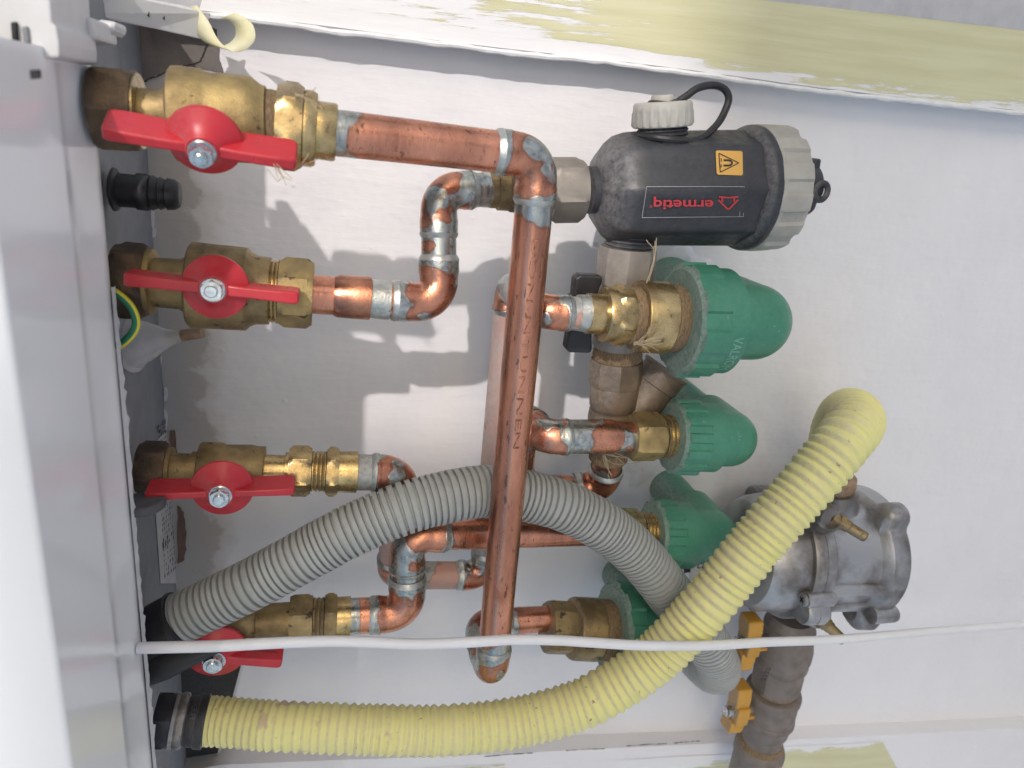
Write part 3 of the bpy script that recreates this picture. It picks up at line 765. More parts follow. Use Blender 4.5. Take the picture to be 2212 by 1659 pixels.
a3.hexnut('union_nut', 286, 350, 59, bronze_shaded, V3, 0.0)
a3.turned('union_collar', [(350, 42), (352, 46), (362, 46), (364, 34)], brass_d, V3)
a3.turned('tail_pipe', [(360, 33), (408, 33), (408, 38), (424, 38)], brass_d, V3)
a3.turned('body', [(420, 40), (421, 56), (426, 59), (470, 58), (480, 54), (535, 55), (548, 52), (566, 52), (567, 40)], brass_d, V3)
a3.turned('outlet_pipe', [(566, 34), (612, 34), (613, 40), (622, 40)], brass_b, V3)
a3.hexnut('outlet_nut', 620, 671, 55, brass_b, V3, 0.1)
handle(V3, (476, 1070), 508, 66, 152, 153, 0, -0.02, wing=0.0062, depth=0.022)
U3 = thing('threaded_adapter', 'brass threaded adapter between the third valve and its copper elbow', 'adapter', W(720, 1018, 555))
a3.thread('threads', 670, 706, 44, brass_b, U3, pitch=8)
a3.hexnut('hex', 704, 731, 54, brass_b, U3, 0.1)
a3.turned('socket', [(730, 44), (772, 45), (773, 38)], brass_b, U3)
V4 = thing('ball_valve', 'lowest red handled valve, half hidden behind the white cable and grey hose', 'valve', W(470, 1340, 560), 'red handled valves')
a4 = Axis((340, 1352), (800, 1330), 560, vis=0.8)
a4.hexnut('union_nut', 340, 392, 56, bronze_shaded, V4, 0.2)
a4.turned('tail_pipe', [(390, 34), (440, 34)], brass_d, V4)
a4.turned('body', [(436, 40), (437, 56), (460, 58), (530, 55), (548, 50), (549, 36), (556, 36), (625, 37)], brass_d, V4)
a4.hexnut('outlet_nut', 622, 673, 55, brass_d, V4, 0.25)
hd, hc_, hx_, hz_, hn_, hk = handle(V4, (462, 1427), 513, 66, 140, 142, 0, 0.19, wing=0.0085, depth=0.020)
t_ = text_geo('equation', 0.0034)
put_flat('handle_lettering', t_, hc_ + hx_ * (128 * hk) - hz_ * 0.0062 - hn_ * 0.011, -hx_, hn_ + hz_ * 0.12, print_black, hd, lift=0.0)
U4 = thing('threaded_adapter', 'brass threaded adapter between the lowest valve and its copper elbow', 'adapter', W(715, 1333, 560))
a4.thread('threads', 672, 702, 44, brass_d, U4, pitch=8)
a4.hexnut('hex', 700, 727, 54, brass_d, U4, 0.2)
a4.turned('socket', [(726, 43), (757, 43), (758, 36)], brass_b, U4)

# ------------------------------------------------------------------ copper pipe runs
r28 = 0.0
P1a = W(722, 287, 487); P1c = W(1163, 338, 500)
P1e = W(1062, 1456, 512); hE = 584
P1f = WP(1062, 1456, 512, hE); P1g = W(1205, 1350, hE); P1g = Vector((P1f.x, P1f.y, P1g.z))
c1 = thing('copper_pipe', 'thickest copper pipe running from the topmost valve down across the front', 'copper pipe', P1c)
k1 = mpp(900, 308, 490); rA = 47 * k1
copper_run(c1, [P1a, P1c, P1e, P1f, P1g], [rA, 41.5 * mpp(1160, 420, 502), 34.5 * mpp(1075, 1350, 511), 31 * mpp(1040, 1360, 578), 27 * mpp(1160, 1350, 578)], start=1.0, end=0.3)
# faded lettering printed along the long leg
axd = (P1e - P1c).normalized()
t_ = text_geo('BON NTUNNEN', 0.0058, -0.008, True)
q0 = P1c + axd * 0.055
L_ = t_[2]; sx = 0.165 / L_; pr0, pr1, pL = 41.5 * mpp(1160, 420, 502), 34.5 * mpp(1075, 1350, 511), (P1e - P1c).length
put_round('pipe_lettering', t_, q0, axd, -dN, 0.01575, print_faint, c1, 0.22, -1, sx, False, Rf=lambda z: pr0 + (pr1 - pr0) * (0.055 + z) / pL + 0.00012)

H2 = 540
c2 = thing('copper_pipe', 'step shaped copper pipe from the second valve up to the black filter', 'copper pipe', W(948, 540, H2))
copper_run(c2, [W(668, 635, 531), W(948, 657, H2), W(948, 412, 556), W(1062, 410, 562)], [42 * mpp(700, 636, 531), 39 * mpp(940, 600, H2), 37 * mpp(948, 430, 556), 36 * mpp(1050, 410, 562)], start=0.0, end=1.0, sock=2.45)
g = Axis((668, 635), (802, 645), 531)
g.turned('swaged_end', [(722, 43), (732, 46.5), (800, 46.5), (801, 41)], copper, c2)
g = Axis((800, 645), (842, 649), 533); g.turned('solder_band', [(801, 42), (842, 42.5)], tin, c2)
ad = thing('threaded_adapter', 'small brass adapter with hemp just left of the thick vertical copper pipe', 'adapter', W(1085, 412, 563))
aa = Axis((1040, 409), (1300, 411), 563)
aa.turned('solder_band', [(1042, 38), (1057, 38)], tin, ad)
aa.turned('socket', [(1056, 39), (1072, 40), (1074, 44), (1096, 45), (1097, 41)], brass_d, ad)
aa.turned('hemp_seal', [(1094, 42), (1102, 48), (1120, 49), (1128, 45)], hemp, ad)
aa.turned('nipple', [(1120, 42), (1215, 42)], brass_d, ad)

c3 = thing('copper_pipe', 'dull looping copper pipe from the third valve, passing behind to the biggest green elbow', 'copper pipe', W(850, 1150, 590))
h1s = 522
Pq = W(1160, 673, h1s); Pq2 = WP(1160, 673, h1s, 618)
copper_run(c3, [W(770, 1020, 555), W(866, 1022, 556), W(846, 1242, 600), W(1046, 1243, 606), Pq2, Pq, W(1290, 680, h1s)],
           [39 * mpp(800, 1019, 555), 37 * mpp(866, 1022, 556), 30 * mpp(846, 1242, 600), 29 * mpp(1046, 1243, 605), 30 * mpp(1105, 640, 618), 36 * mpp(1180, 673, h1s), 37 * mpp(1280, 678, h1s)],
           m=copper_dusty, sol=[1, 0, 0.15, 0.1, 0.3, 0.62], esol=0.4, sock=1.9)
c4 = thing('copper_pipe', 'step shaped copper pipe from the lowest valve, running behind the grey hose', 'copper pipe', W(878, 1250, 562))
copper_run(c4, [W(755, 1331, 560), W(880, 1325, 560), W(880, 1155, 566), W(1355, 1148, 580)], [38 * mpp(800, 1330, 560), 36 * mpp(880, 1325, 560), 35 * mpp(880, 1155, 566), 29.5 * mpp(1200, 1152, 576)], start=1, end=0.0, sock=2.3)

# ------------------------------------------------------------------ magnetic filter
HF = 565
FT = thing('magnetic_filter', 'black plastic dirt filter with grey end cap and orange warning sticker', 'filter', W(1470, 410, HF))
af = Axis((1200, 411), (1800, 407), HF)
afv = Axis((1200, 411), (1800, 407), HF, vis=0.8)
afv.hexnut('inlet_nut', 1203, 1277, 70, nickel, FT, 0.25)
af.turned('inlet_neck', [(1270, 50), (1300, 50)], blackp, FT)
def facet(a, i):
    k = pi / 8; x = ((a + 0.08) % (2 * k)) - k
    return min(1.0, cos(k) / cos(x) * 1.012)
g = G(); g.revolve([af.st(*p) for p in [(1284, 52), (1286, 62), (1292, 82), (1302, 97), (1318, 110), (1340, 117), (1365, 119), (1590, 121), (1612, 121)]], 96, 0, facet)
g.add('body', blackp, FT, angle=28)
af.turned('collar', [(1590, 112), (1593, 122), (1598, 128), (1606, 131), (1616, 131), (1620, 128), (1624, 118)], blackp, FT, seg=64)
def ribs(a, i):
    s = sin(a * 13) ; return 1.0 + (0.03 if s > -0.1 else -0.025) * (1 if 3 <= i <= 5 else 0.25)
g = G(); g.revolve([af.st(*p) for p in [(1614, 122), (1616, 128), (1624, 130), (1630, 129), (1670, 127), (1680, 124), (1686, 116), (1688, 60)]], 180, 0, ribs)
g.add('end_cap', greyp, FT, angle=30)
g = G(); g.revolve([af.st(1682, 57), af.st(1740, 57), af.st(1747, 52)], 72, 0.5, lambda a, i: 1.0 - 0.16 * max(0, sin(a * 3)) ** 2)
g.add('drain_plug', blackp, FT)
g = G(); c = W(1738, 410, HF - 14); g.prism([c + dX * x + dY * y for x, y in ((0, -.026), (.010, -.026), (.011, -.012), (.013, -.004), (.014, .006), (.010, .012), (.009, .024), (0, .024))], dN * 0.009)
kp = g.add('key_lug', blackp, FT, smooth=False); bevel(kp, 0.002, 3)
g = G(); c = W(1774, 414, HF - 24)
g.revolve([(c + dX * 0.006 * cos(t * pi / 8) + dY * 0.007 * sin(t * pi / 8), 0.0026) for t in range(17)], 10, caps=(False, False)); g.add('key_eye', blackp, FT)
# upper port with knurled cap
ct = W(1430, 330, HF); upv = -dY; kt = mpp(1430, 280, HF)
topc = lambda y: W(1431 + (y - 250) * -0.02, y, HF)
at_ = Axis((1432, 205), (1430, 330), HF)
at_.thread('port_thread', 268, 330, 55, blackp, FT, pitch=8, depth=0.06)
def knurl(a, i): return 1.0 + (0.045 * max(0, sin(a * 22)) if i in (2, 3) else 0)
g = G(); g.revolve([at_.st(*p) for p in [(274, 62), (272, 64), (268, 64), (243, 63), (238, 64), (224, 63), (220, 60), (219, 30)]], 176, 0, knurl)
g.add('port_cap', greyp, FT, angle=40)
at_.turned('cap_button', [(222, 26), (208, 25), (205, 23), (204, 12), (206, 10)], greyp, FT)
def strap_ring(y, r, h=HF):
    p, k = at_.at(y); d = at_.B - at_.A; d.normalize()
    return [p + (dX * cos(t) - dN * sin(t)) * r * k for t in [i * 2 * pi / 40 for i in range(41)]]
g = G(); g.revolve([(p, 0.0032) for p in strap_ring(300, 62)], 10, caps=(False, False))
g.revolve([(p, 0.0024) for p in strap_ring(226, 27)], 10, caps=(False, False))
P, _ = spline([W(1428, 316, HF - 23), W(1470, 312, HF - 22), W(1515, 298, HF - 14), W(1548, 270, HF - 6), W(1566, 240, HF - 2), W(1574, 212, HF), W(1564, 192, HF), W(1540, 184, HF - 2), W(1508, 190, HF - 6), W(1482, 208, HF - 8), W(1460, 222, HF - 9), W(1440, 229, HF - 11)], 60)
g.revolve([(p, 0.0030) for p in P], 10)
g.add('cap_strap', rubber, FT)
# outlet at the lower side
ao = Axis((1362, 500), (1322, 790), HF)
ao.thread('outlet_thread', 505, 560, 53, blackp, FT, pitch=8, depth=0.06)
ao.hexnut('outlet_nut', 534, 612, 63, nickel, FT, 0.3, n=8)
# sticker and lettering
cy, ky = af.at(1600)
def facept(px, py, rr=None):             # photo pixel on the filter's near face (plane facet tangent)
    return px, py
def onface(px, py, lift=0.4):
    """intersection of the pixel's ray with the faceted cylinder (first hit)"""
    cpt = af.A; axv = (af.B - af.A).normalized(); R0 = 121 * mpp(1500, 408, HF)
    cam_p = Vector((0, -D / 1000, 0)); d = (W(px, py, HF) - cam_p).normalized()
    for k in range(4000):
        q = cam_p + d * (0.40 + k * 0.0001); rel = q - cpt; z = rel.dot(axv); rad_ = rel - axv * z
        u, v = ring_frame(axv); a = atan2(rad_.dot(v), rad_.dot(u))
        if rad_.length <= R0 * facet(a, 0) + lift / 1000: return q
    return q
def decal(name, poly, m, parent, lift):
    o = make(name, [onface(x, y, lift) for x, y in poly], [tuple(range(len(poly)))], m, parent, smooth=False, fix=False); return o
def grid_map(quad, geo, sx, lift):
    """map text (u,v) into a photo quad: origin corner, right corner, up corner"""
    vs, fs, wd_ = geo; o, r, u = quad; hh_ = max(v[1] for v in vs)
    out = []
    for x, y in vs:
        a = x / wd_; b_ = y / hh_
        px = o[0] + (r[0] - o[0]) * a + (u[0] - o[0]) * b_; py = o[1] + (r[1] - o[1]) * a + (u[1] - o[1]) * b_
        out.append(onface(px, py, lift))
    return out, fs
st_ = decal('warning_sticker', [(1546, 327), (1549, 325), (1601, 326), (1604, 329), (1605, 376), (1602, 379), (1551, 377), (1548, 374)], sticker_m, FT, 0.5)
def ink(name, lines, m, parent, wpx, lift):
    vs, fs = [], []
    for (a, b_) in lines:
        dx, dy = b_[0] - a[0], b_[1] - a[1]; l = sqrt(dx * dx + dy * dy) or 1; nx, ny = -dy / l * wpx / 2, dx / l * wpx / 2
        i = len(vs); vs += [onface(a[0] + nx, a[1] + ny, lift), onface(a[0] - nx, a[1] - ny, lift), onface(b_[0] - nx, b_[1] - ny, lift), onface(b_[0] + nx, b_[1] + ny, lift)]
        fs.append((i, i + 1, i + 2, i + 3))
    return make(name, vs, fs, m, parent, smooth=False, fix=False)
tri = [(1553, 331), (1596, 352), (1556, 372)]
o = ink('warning_symbol', [(tri[0], tri[1]), (tri[1], tri[2]), (tri[2], tri[0])], print_black, FT, 2.2, 0.75); o.parent = st_
mg = [((1563, 346), (1574, 346)), ((1574, 346), (1580, 348.5)), ((1580, 348.5), (1582, 352)), ((1582, 352), (1580, 355.5)), ((1580, 355.5), (1574, 357.5)), ((1574, 357.5), (1563, 357.5))]
o = ink('magnet_symbol', mg, print_black, FT, 4.2, 0.75); o.parent = st_
o = ink('magnet_symbol', [((1558, 342), (1558, 349)), ((1558, 355), (1558, 362))], print_black, FT, 2.0, 0.75); o.parent = st_
fr_ = [(1397, 403), (1608, 403), (1606, 468), (1387, 470)]
o = ink('label_frame', [(fr_[0], fr_[1]), (fr_[1], fr_[2]), (fr_[2], fr_[3]), (fr_[3], fr_[0]), ((1601, 403), (1598, 468))], print_white, FT, 0.9, 0.6)
gv, gf = grid_map(((1541, 425), (1412, 425), (1541, 452)), text_geo('ermetiq', 1.0, 0.018), 1, 0.8)
make('lettering', gv, gf, print_red, FT, smooth=False, fix=False)
gv, gf = grid_map(((1409, 443), (1403, 443), (1409, 449)), text_geo('®', 1.0), 1, 0.8)
make('lettering', gv, gf, print_red, FT, smooth=False, fix=False)
ink('house_logo', [((1552, 432), (1573, 453)), ((1573, 453), (1594, 432)), ((1560, 436), (1560, 426)), ((1586, 436), (1586, 426)), ((1553, 425), (1574, 427)), ((1574, 427), (1595, 425))], print_red, FT, 3.4, 0.8)

# ------------------------------------------------------------------ valve and strainer below the filter
VB = thing('shutoff_valve', 'grey valve with black butterfly knob between filter and bronze strainer', 'valve', W(1340, 675, HF))
ao.turned('body', [(606, 44), (612, 48), (640, 50), (650, 55), (700, 55), (712, 50), (745, 50), (750, 47)], nickel, VB)
st0, ks = ao.at(676)
g = G(); hx0 = W(1300, 676, HF - 6); hx1 = W(1246, 674, HF - 6)
g.revolve([(hx0 + dX * 0.01, 0.012), (hx1 - dX * 0.004, 0.010)], 24); g.add('stem', blackp, VB)
kb = G(); c = W(1252, 676, HF - 6)
kb.revolve([(c - dX * 0.010, 0.0150), (c - dX * 0.0095, 0.0165), (c + dX * 0.012, 0.014), (c + dX * 0.020, 0.011)], 32)
kn = kb.add('knob', rubber, VB)
for s_ in (-1, 1):
    gw = G()
    gw.prism([c + dY * (s_ * y) + dX * x for y, x in ((0.006, -0.009), (0.031, -0.010), (0.034, -0.006), (0.034, 0.013), (0.030, 0.014), (0.006, 0.010))], dN * 0.013)
    for i in range(len(gw.v)): gw.v[i] = gw.v[i] - dN * 0.0065
    o = gw.add('wing', rubber, VB, smooth=False); o.parent = kn; bevel(o, 0.002, 2)
YS = thing('strainer', 'dark bronze Y strainer with slanting branch behind the brass fittings', 'strainer', W(1330, 850, 570))
ay = Axis((1336, 740), (1312, 1010), 570)
ay.turned('hemp_seal', [(742, 45), (748, 52), (768, 54), (780, 51)], hemp, YS)
ay.hexnut('inlet_hex', 775, 828, 58, bronze, YS, 0.2, n=8)
ay.turned('body', [(826, 50), (832, 53), (874, 51), (882, 46), (884, 50), (900, 52), (960, 46), (975, 40)], bronze, YS)
b0 = W(1318, 960, 572); b1 = W(1438, 800, 572); bd = b1 - b0; kk = mpp(1400, 850, 572)
g = G(); g.revolve([(b0, 44 * kk), (b0 + bd * 0.25, 46 * kk), (b0 + bd * 0.80, 46 * kk), (b0 + bd * 0.81, 50 * kk), (b0 + bd * 0.985, 50 * kk), (b0 + bd * 0.99, 54 * kk), (b0 + bd * 1.02, 54 * kk)], 40)
g.add('branch', bronze, YS)
ay.turned('hemp_seal', [(964, 38), (972, 42), (990, 42), (996, 37)], hemp, YS)
t_ = text_geo('8', 0.007)
put_flat('cast_mark', t_, W(1388, 908, 547), dX, -dY + dX * 0.3, brass, YS)

c5 = thing('copper_pipe', 'short copper pipe with shiny solder patches from the strainer round to the second green elbow', 'copper pipe', W(1240, 945, 540))
h2 = 540
Pa = W(1166, 944, h2); Pb = WP(1166, 944, h2, 590)
Pc = W(1300, 1056, 588); Pb2 = Vector((Pc.x, Pb.y, Pb.z))
copper_run(c5, [W(1316, 985, 574), Pc, Pb2, Pb, Pa, W(1388, 944, h2)], [32 * mpp(1310, 1000, 574), 33 * mpp(1300, 1055, 586), 29 * mpp(1200, 1020, 590), 30 * mpp(1165, 990, 590), 35.5 * mpp(1200, 944, h2), 32.5 * mpp(1360, 944, h2)],
           m=copper, sol=[0, 0, 0, 0, 0.58], esol=0.45, sock=1.7)
ax2 = Axis((1160, 943), (1480, 943), h2, vis=0.8)
ax2.turned('socket', [(1205, 36.5), (1326, 37.5), (1334, 37), (1345, 33)], copper, c5, angle=50) if False else None
g = G(); g.revolve([ax2.st(1208, 37, 0.75), ax2.st(1262, 37, 0.62), ax2.st(1290, 37.5, 0.45), ax2.st(1332, 37.5, 0.30), ax2.st(1342, 34, 0.1), ax2.st(1350, 33, 0.0)], 36)
g.add('socket', copper, c5, angle=50)

# ------------------------------------------------------------------ green plastic elbows with brass unions
def green_elbow(name, label, p, hh, xs, rs, legr, wall_px=None, txt=None, nrib=14, dome_shift=0.0):
    """xs: flange start, rib end, ring end, dome end (photo px along the axis through y=p); rs: radii"""
    t = thing(name, label, 'pipe elbow', W((xs[0] + xs[3]) / 2, p, hh), 'green plastic elbows')
    ax = Axis((xs[0] - 60, p - 2), (xs[3] + 30, p + 6), hh)
    def rib(a, i):
        if i in (3, 4): return 1.0 + (0.06 if sin(a * nrib + 0.6) > -0.1 else 0.0)
        return 1.0
    f = rs[0]
    g = G(); g.revolve([ax.st(xs[0], f * 0.55), ax.st(xs[0] + 1, f * 0.90), ax.st(xs[0] + 6, f * 0.97), ax.st(xs[0] + 7, f * 0.97), ax.st(xs[1], f * 0.97), ax.st(xs[1] + 3, rs[1]), ax.st(xs[2], rs[1]), ax.st(xs[2] + 3, rs[2])], 180, 0, rib)
    col_ = g.add('socket', green, t, angle=30)
    # bend into the wall: a rounded knee with its leg running straight back
    c, k = ax.at(xs[3] - rs[2]); R = rs[2] * k
    g = G(); s0 = ax.at(xs[2])[0]
    st = [(s0, R)]
    st += [(c, R)]
    for q in range(1, 13): a = q / 12 * pi / 2; st.append((c + (ax.B - ax.A).normalized() * (R * sin(a)), max(0.0005, R * cos(a))))
    g.revolve(st, 56)
    # socket leg towards the wall
    y0 = c.y; L_ = -y0 + 0.01
    rl = legr * k
    g.revolve([(c + dN * 0.0, R * 0.985), (c + dN * (R * 0.9), R * 0.98), (c + dN * (R * 1.75), R * 0.97), (c + dN * (R * 1.8), R * 0.93)], 48)
    g.add('knee', green, t, angle=40)
    g = G(); g.revolve([(c + dN * (R * 1.6), rl), (c + dN * L_, rl)], 40); g.add('wall_pipe', green, t)
    return t, ax, c, R
G1, ag1, cg1, Rg1 = green_elbow('green_elbow', 'biggest green plastic elbow, topmost, beside the black filter', 692, h1s, (1462, 1518, 1558, 1706), (121, 113, 82), 62, nrib=9)
G2, ag2, cg2, Rg2 = green_elbow('green_elbow', 'second green plastic elbow from the top, fully in view', 943, h2, (1446, 1499, 1537, 1633), (80, 74, 61), 46)
G3, ag3, cg3, Rg3 = green_elbow('green_elbow', 'third green plastic elbow from the top, its knee touching the yellow hose', 1155, 580, (1404, 1448, 1484, 1592), (75, 70, 58), 44)
G4, ag4, cg4, Rg4 = green_elbow('green_elbow', 'lowest green plastic elbow, mostly hidden behind the yellow hose', 1363, 578, (1316, 1354, 1392, 1494), (102, 95, 70), 52, nrib=9)
t_ = text_geo('VALROM', 0.0085, 0.0, True)
pA, kA = ag1.at(1530)
put_round('raised_lettering', t_, pA, (ag1.B - ag1.A), -dN, 114.2 * kA, green_print, G1, 0.02, 1 , 0.036 / t_[2], True)
# round relief marks on two of the knees
for (t, cc, RR, px, py) in ((G1, cg1, Rg1, 1637, 742), (G2, cg2, Rg2, 1587, 944)):
    dirv = (W(px, py, (cc.y * 1000 + D) - RR * 1000) - cc).normalized(); u, v = ring_frame(dirv)
    g = G()
    for q in range(12):
        a = q * pi / 6; g.box(cc + dirv * (RR * 0.985) + (u * cos(a) + v * sin(a)) * 0.0052, (u * cos(a) + v * sin(a)) * 0.0013, (v * cos(a) - u * sin(a)) * 0.0005, dirv * 0.0006)
    g.add('relief_mark', green, t, smooth=False)

# brass unions
A1 = thing('brass_union', 'stepped brass union with two hemp rings beside the biggest green elbow', 'union', W(1390, 684, h1s))
au = Axis((1270, 677), (1520, 692), h1s, vis=0.8)
au.turned('socket', [(1280, 37), (1281, 44), (1320, 44)], brass_b, A1)
au.turned('flange', [(1319, 44), (1320, 58), (1325, 60), (1342, 60), (1344, 50)], brass_b, A1)
au.hexnut('hex', 1342, 1381, 67, brass_b, A1, 0.2)
au.turned('hemp_seal', [(1378, 58), (1384, 62), (1398, 63), (1404, 60)], hemp, A1)
au.turned('collar', [(1402, 70), (1404, 77), (1408, 78), (1468, 78), (1470, 72)], brass_b, A1)
au.turned('hemp_seal', [(1468, 70), (1474, 73), (1492, 73), (1500, 68)], hemp, A1)
g = G(); o_, k_ = au.at(1312)
c1s = au.at(1283)
au.turned('solder_band', [(1258, 39), (1272, 40), (1283, 41), (1284, 36)], tin, A1)
A2 = thing('brass_union', 'brass hexagon nut and thread beside the second green elbow', 'union', W(1420, 943, h2))
ax2.hexnut('hex', 1384, 1448, 54, brass, A2, 0.25)
ax2.thread('threads', 1446, 1482, 47, brass_b, A2, pitch=8)
A3 = thing('brass_union', 'brass hexagon nut and thread beside the third green elbow, behind the grey hose', 'union', W(1380, 1147, 580))
ax3 = Axis((1330, 1147), (1450, 1151), 580, vis=0.8)
ax3.hexnut('hex', 1344, 1400, 50, brass_b, A3, 0.15)
ax3.thread('threads', 1398, 1436, 42, brass_b, A3, pitch=7)
A4 = thing('brass_union', 'brass nut and collar under the white cable, beside the lowest green elbow', 'union', W(1265, 1360, 578))
ax4 = Axis((1150, 1352), (1350, 1363), 578, vis=0.8)
ax4.hexnut('hex', 1198, 1252, 56, brass_d, A4, 0.3, n=8)
ax4.turned('collar', [(1250, 56), (1258, 64), (1264, 66), (1312, 66), (1314, 60)], brass_d, A4)
ax4.turned('hemp_seal', [(1312, 60), (1318, 64), (1338, 64), (1346, 58)], hemp, A4)

# ------------------------------------------------------------------ hoses and cable
def hose(name, pts, rpx, pitch_px, m, kind, label, cat, seg=48, rows=12, plain=(0, 0), squeeze=0.0):
    P0 = [W(*p) for p in pts]; _, L_ = spline(P0, 10)
    k = mpp(*pts[len(pts) // 2]); R = rpx[0] * mpp(*pts[0]) if isinstance(rpx, tuple) else rpx * k
    R1 = rpx[1] * mpp(*pts[-3]) if isinstance(rpx, tuple) else R
    n = int(L_ / (pitch_px * k)); P, _ = spline(P0, n * rows)
    st = []
    for i, p in enumerate(P):
        q = i / len(P); ph = n * (q + squeeze * (1 - math.exp(-q / 0.055)) + 0.0025 * sin(q * 37) + 0.0012 * sin(q * 113)); u = ph % 1.0; r = R + (R1 - R) * q; ring = int(ph)
        if kind == 'groove':
            f = 1.0 if 0.34 < u else 0.86
        else:
            f = 0.895 + 0.105 * (0.5 + 0.5 * cos(2 * pi * u)) ** 0.7
        f *= 1 + 0.006 * sin(ring * 2.3) + 0.004 * sin(ring * 0.9)
        if ring < plain[0]: f = 0.94 + 0.05 * (1 - ring / plain[0])
        st.append((p, r * f))
    g = G(); g.revolve(st, seg)
    o = g.add(name, m, angle=50)
    return tag(o, label, cat)
hose('drain_hose', [(372, 1344, 530), (440, 1312, 528), (553, 1257, 526), (688, 1183, 526), (765, 1143, 528), (878, 1096, 532), (1003, 1066, 538), (1070, 1062, 541), (1140, 1072, 543), (1230, 1098, 545), (1325, 1152, 545), (1395, 1216, 546),
     (1450, 1286, 549), (1505, 1352, 556), (1540, 1410, 566), (1552, 1445, 588), (1538, 1450, 612), (1515, 1432, 640), (1490, 1405, 690)], (55.5, 46), 13.2, conduit, 'groove',
     'ribbed grey drain hose arching behind the thick copper pipe', 'hose')
hose('gas_hose', [(446, 1557, 534), (500, 1560, 530), (600, 1568, 522), (803, 1576, 508), (953, 1578, 503), (1106, 1562, 500), (1231, 1530, 498), (1305, 1496, 497), (1412, 1424, 496), (1522, 1310, 495), (1640, 1166, 497), (1762, 1025, 504), (1822, 952, 512),
     (1848, 914, 530), (1840, 895, 556), (1822, 903, 584), (1806, 940, 602), (1804, 990, 606)], (51, 56), 18.5, yellow, 'wave',
     'thick corrugated yellow hose sweeping along the lower part of the photo', 'hose', plain=(1, 0), squeeze=0.035)
P, _ = spline([W(*p) for p in [(300, 1400, 476), (330, 1399, 474), (460, 1396, 470), (553, 1391, 470), (640, 1387, 470), (728, 1385, 470), (800, 1387, 469), (878, 1391, 468), (960, 1390, 468), (1053, 1385, 467), (1106, 1382, 467), (1200, 1383, 466), (1281, 1388, 465), (1360, 1393, 464), (1431, 1395, 464), (1540, 1394, 465), (1659, 1387, 470), (1809, 1381, 485), (2009, 1364, 510), (2212, 1349, 530), (2420, 1338, 555)]], 150)
g = G(); g.revolve([(p, 10.8 * 0.00040) for p in P], 16)
tag(g.add('cable', cable_m), 'white plastic cable crossing in front of everything', 'cable')
# black rubber elbow over the end of the drain hose, and the tapered spout below it
re = thing('rubber_sleeve', 'black rubber sleeve holding the left end of the grey drain hose', 'sleeve', W(340, 1370, 535))
P, _ = spline([W(298, 1420, 530), W(312, 1392, 530), W(338, 1364, 530), W(372, 1344, 530), W(386, 1338, 530)], 24)
g = G(); g.revolve([(p, (54 + 4 * min(1, i / 10)) * 0.00037 * 1.05) for i, p in enumerate(P)], 40)
g.add('sleeve', rubber, re)
P, _ = spline([W(374, 1343, 530), W(384, 1339, 530), W(392, 1335, 530)], 8)
g = G(); g.revolve([(p, (62 if 1 < i < 7 else 58) * 0.00037 * 1.05) for i, p in enumerate(P)], 40); g.add('rim', rubber, re)
A, B = W(322, 1436, 520), W(480, 1404, 505)
g = G(); g.revolve([(A, 46 * 0.00036), (A.lerp(B, 0.25), 40 * 0.00036), (A.lerp(B, 0.6), 22 * 0.00036), (B, 3 * 0.00036)], 32)
tag(g.add('rubber_spout', rubber), 'pointed black rubber spout below the white cable at the left', 'spout')

# gas inlet fitting at the left end of the yellow hose
gf_ = thing('hose_fitting', 'dirty black hexagon fitting at the left end of the yellow hose', 'hose fitting', W(390, 1557, 535))
agf = Axis((336, 1555), (450, 1558), 535)
agf.hexnut('hex_nut', 334, 374, 63, blackp, gf_, 0.3)
gm = mat('greasy_metal', (0.20, 0.19, 0.18), (0.42, 0.41, 0.40), 90, rough=0.4, metal=0.6, bump=0.8, bscale=200, spots=[((0.12, 0.08, 0.05), 90, 0.62)])
agf.turned('seal_ring', [(372, 48), (374, 58), (382, 55), (392, 58), (400, 56), (404, 48)], gm, gf_)
agf.turned('sleeve', [(402, 49), (408, 52), (424, 52), (428, 55), (444, 56), (447, 52)], blackp, gf_)
t_ = text_geo('FLEXIGAS', 0.0042, 0.0, True)
pA, kA = agf.at(411)
put_round('lettering', t_, pA, (agf.B - agf.A), -dN, 52.6 * kA, mat('dark_relief', (0.11, 0.11, 0.11), rough=0.5), gf_, -0.85, -1, 0.030 / t_[2], True)

# ------------------------------------------------------------------ small things under the boiler
bp_ = thing('drain_plug', 'black barbed plastic plug between the two upper valves', 'plug', W(315, 415, 560))
abp = Axis((240, 409), (392, 422), 560)
abp.turned('flange', [(242, 40), (246, 46), (252, 45), (258, 36)], rubber, bp_)
abp.turned('barrel', [(254, 36), (296, 35), (297, 39), (318, 39), (324, 36)], rubber, bp_)
abp.turned('barb', [(322, 34), (330, 37), (344, 31), (346, 35), (360, 29), (362, 34), (378, 32), (388, 26), (390, 22), (391, 12)], rubber, bp_)
fu = thing('clear_funnel', 'cloudy clear plastic funnel below the second valve', 'funnel', W(340, 735, 580))
A, B = W(282, 742, 590), W(394, 725, 580)
g = G(); g.revolve([(A - (B - A) * 0.02, 58 * 0.0004), (A, 58 * 0.0004), (A.lerp(B, 0.05), 50 * 0.0004), (A.lerp(B, 0.35), 38 * 0.0004), (A.lerp(B, 0.70), 19 * 0.0004), (A.lerp(B, 0.85), 13 * 0.0004), (B, 12 * 0.0004)], 40, caps=(False, False)); g.add('cone', poly_m, fu)
g = G(); d = (B - A).normalized(); g.revolve([(B - d * 0.012, 11 * 0.0004), (B + d * 0.006, 11.5 * 0.0004), (B + d * 0.012, 11 * 0.0004), (B + d * 0.0165, 10.5 * 0.0004)], 20); g.add('nipple', rustm, fu)
gd = thing('rubber_disc', 'dark grey grooved rubber disc left of the third valve handle', 'disc', W(318, 1085, 500))
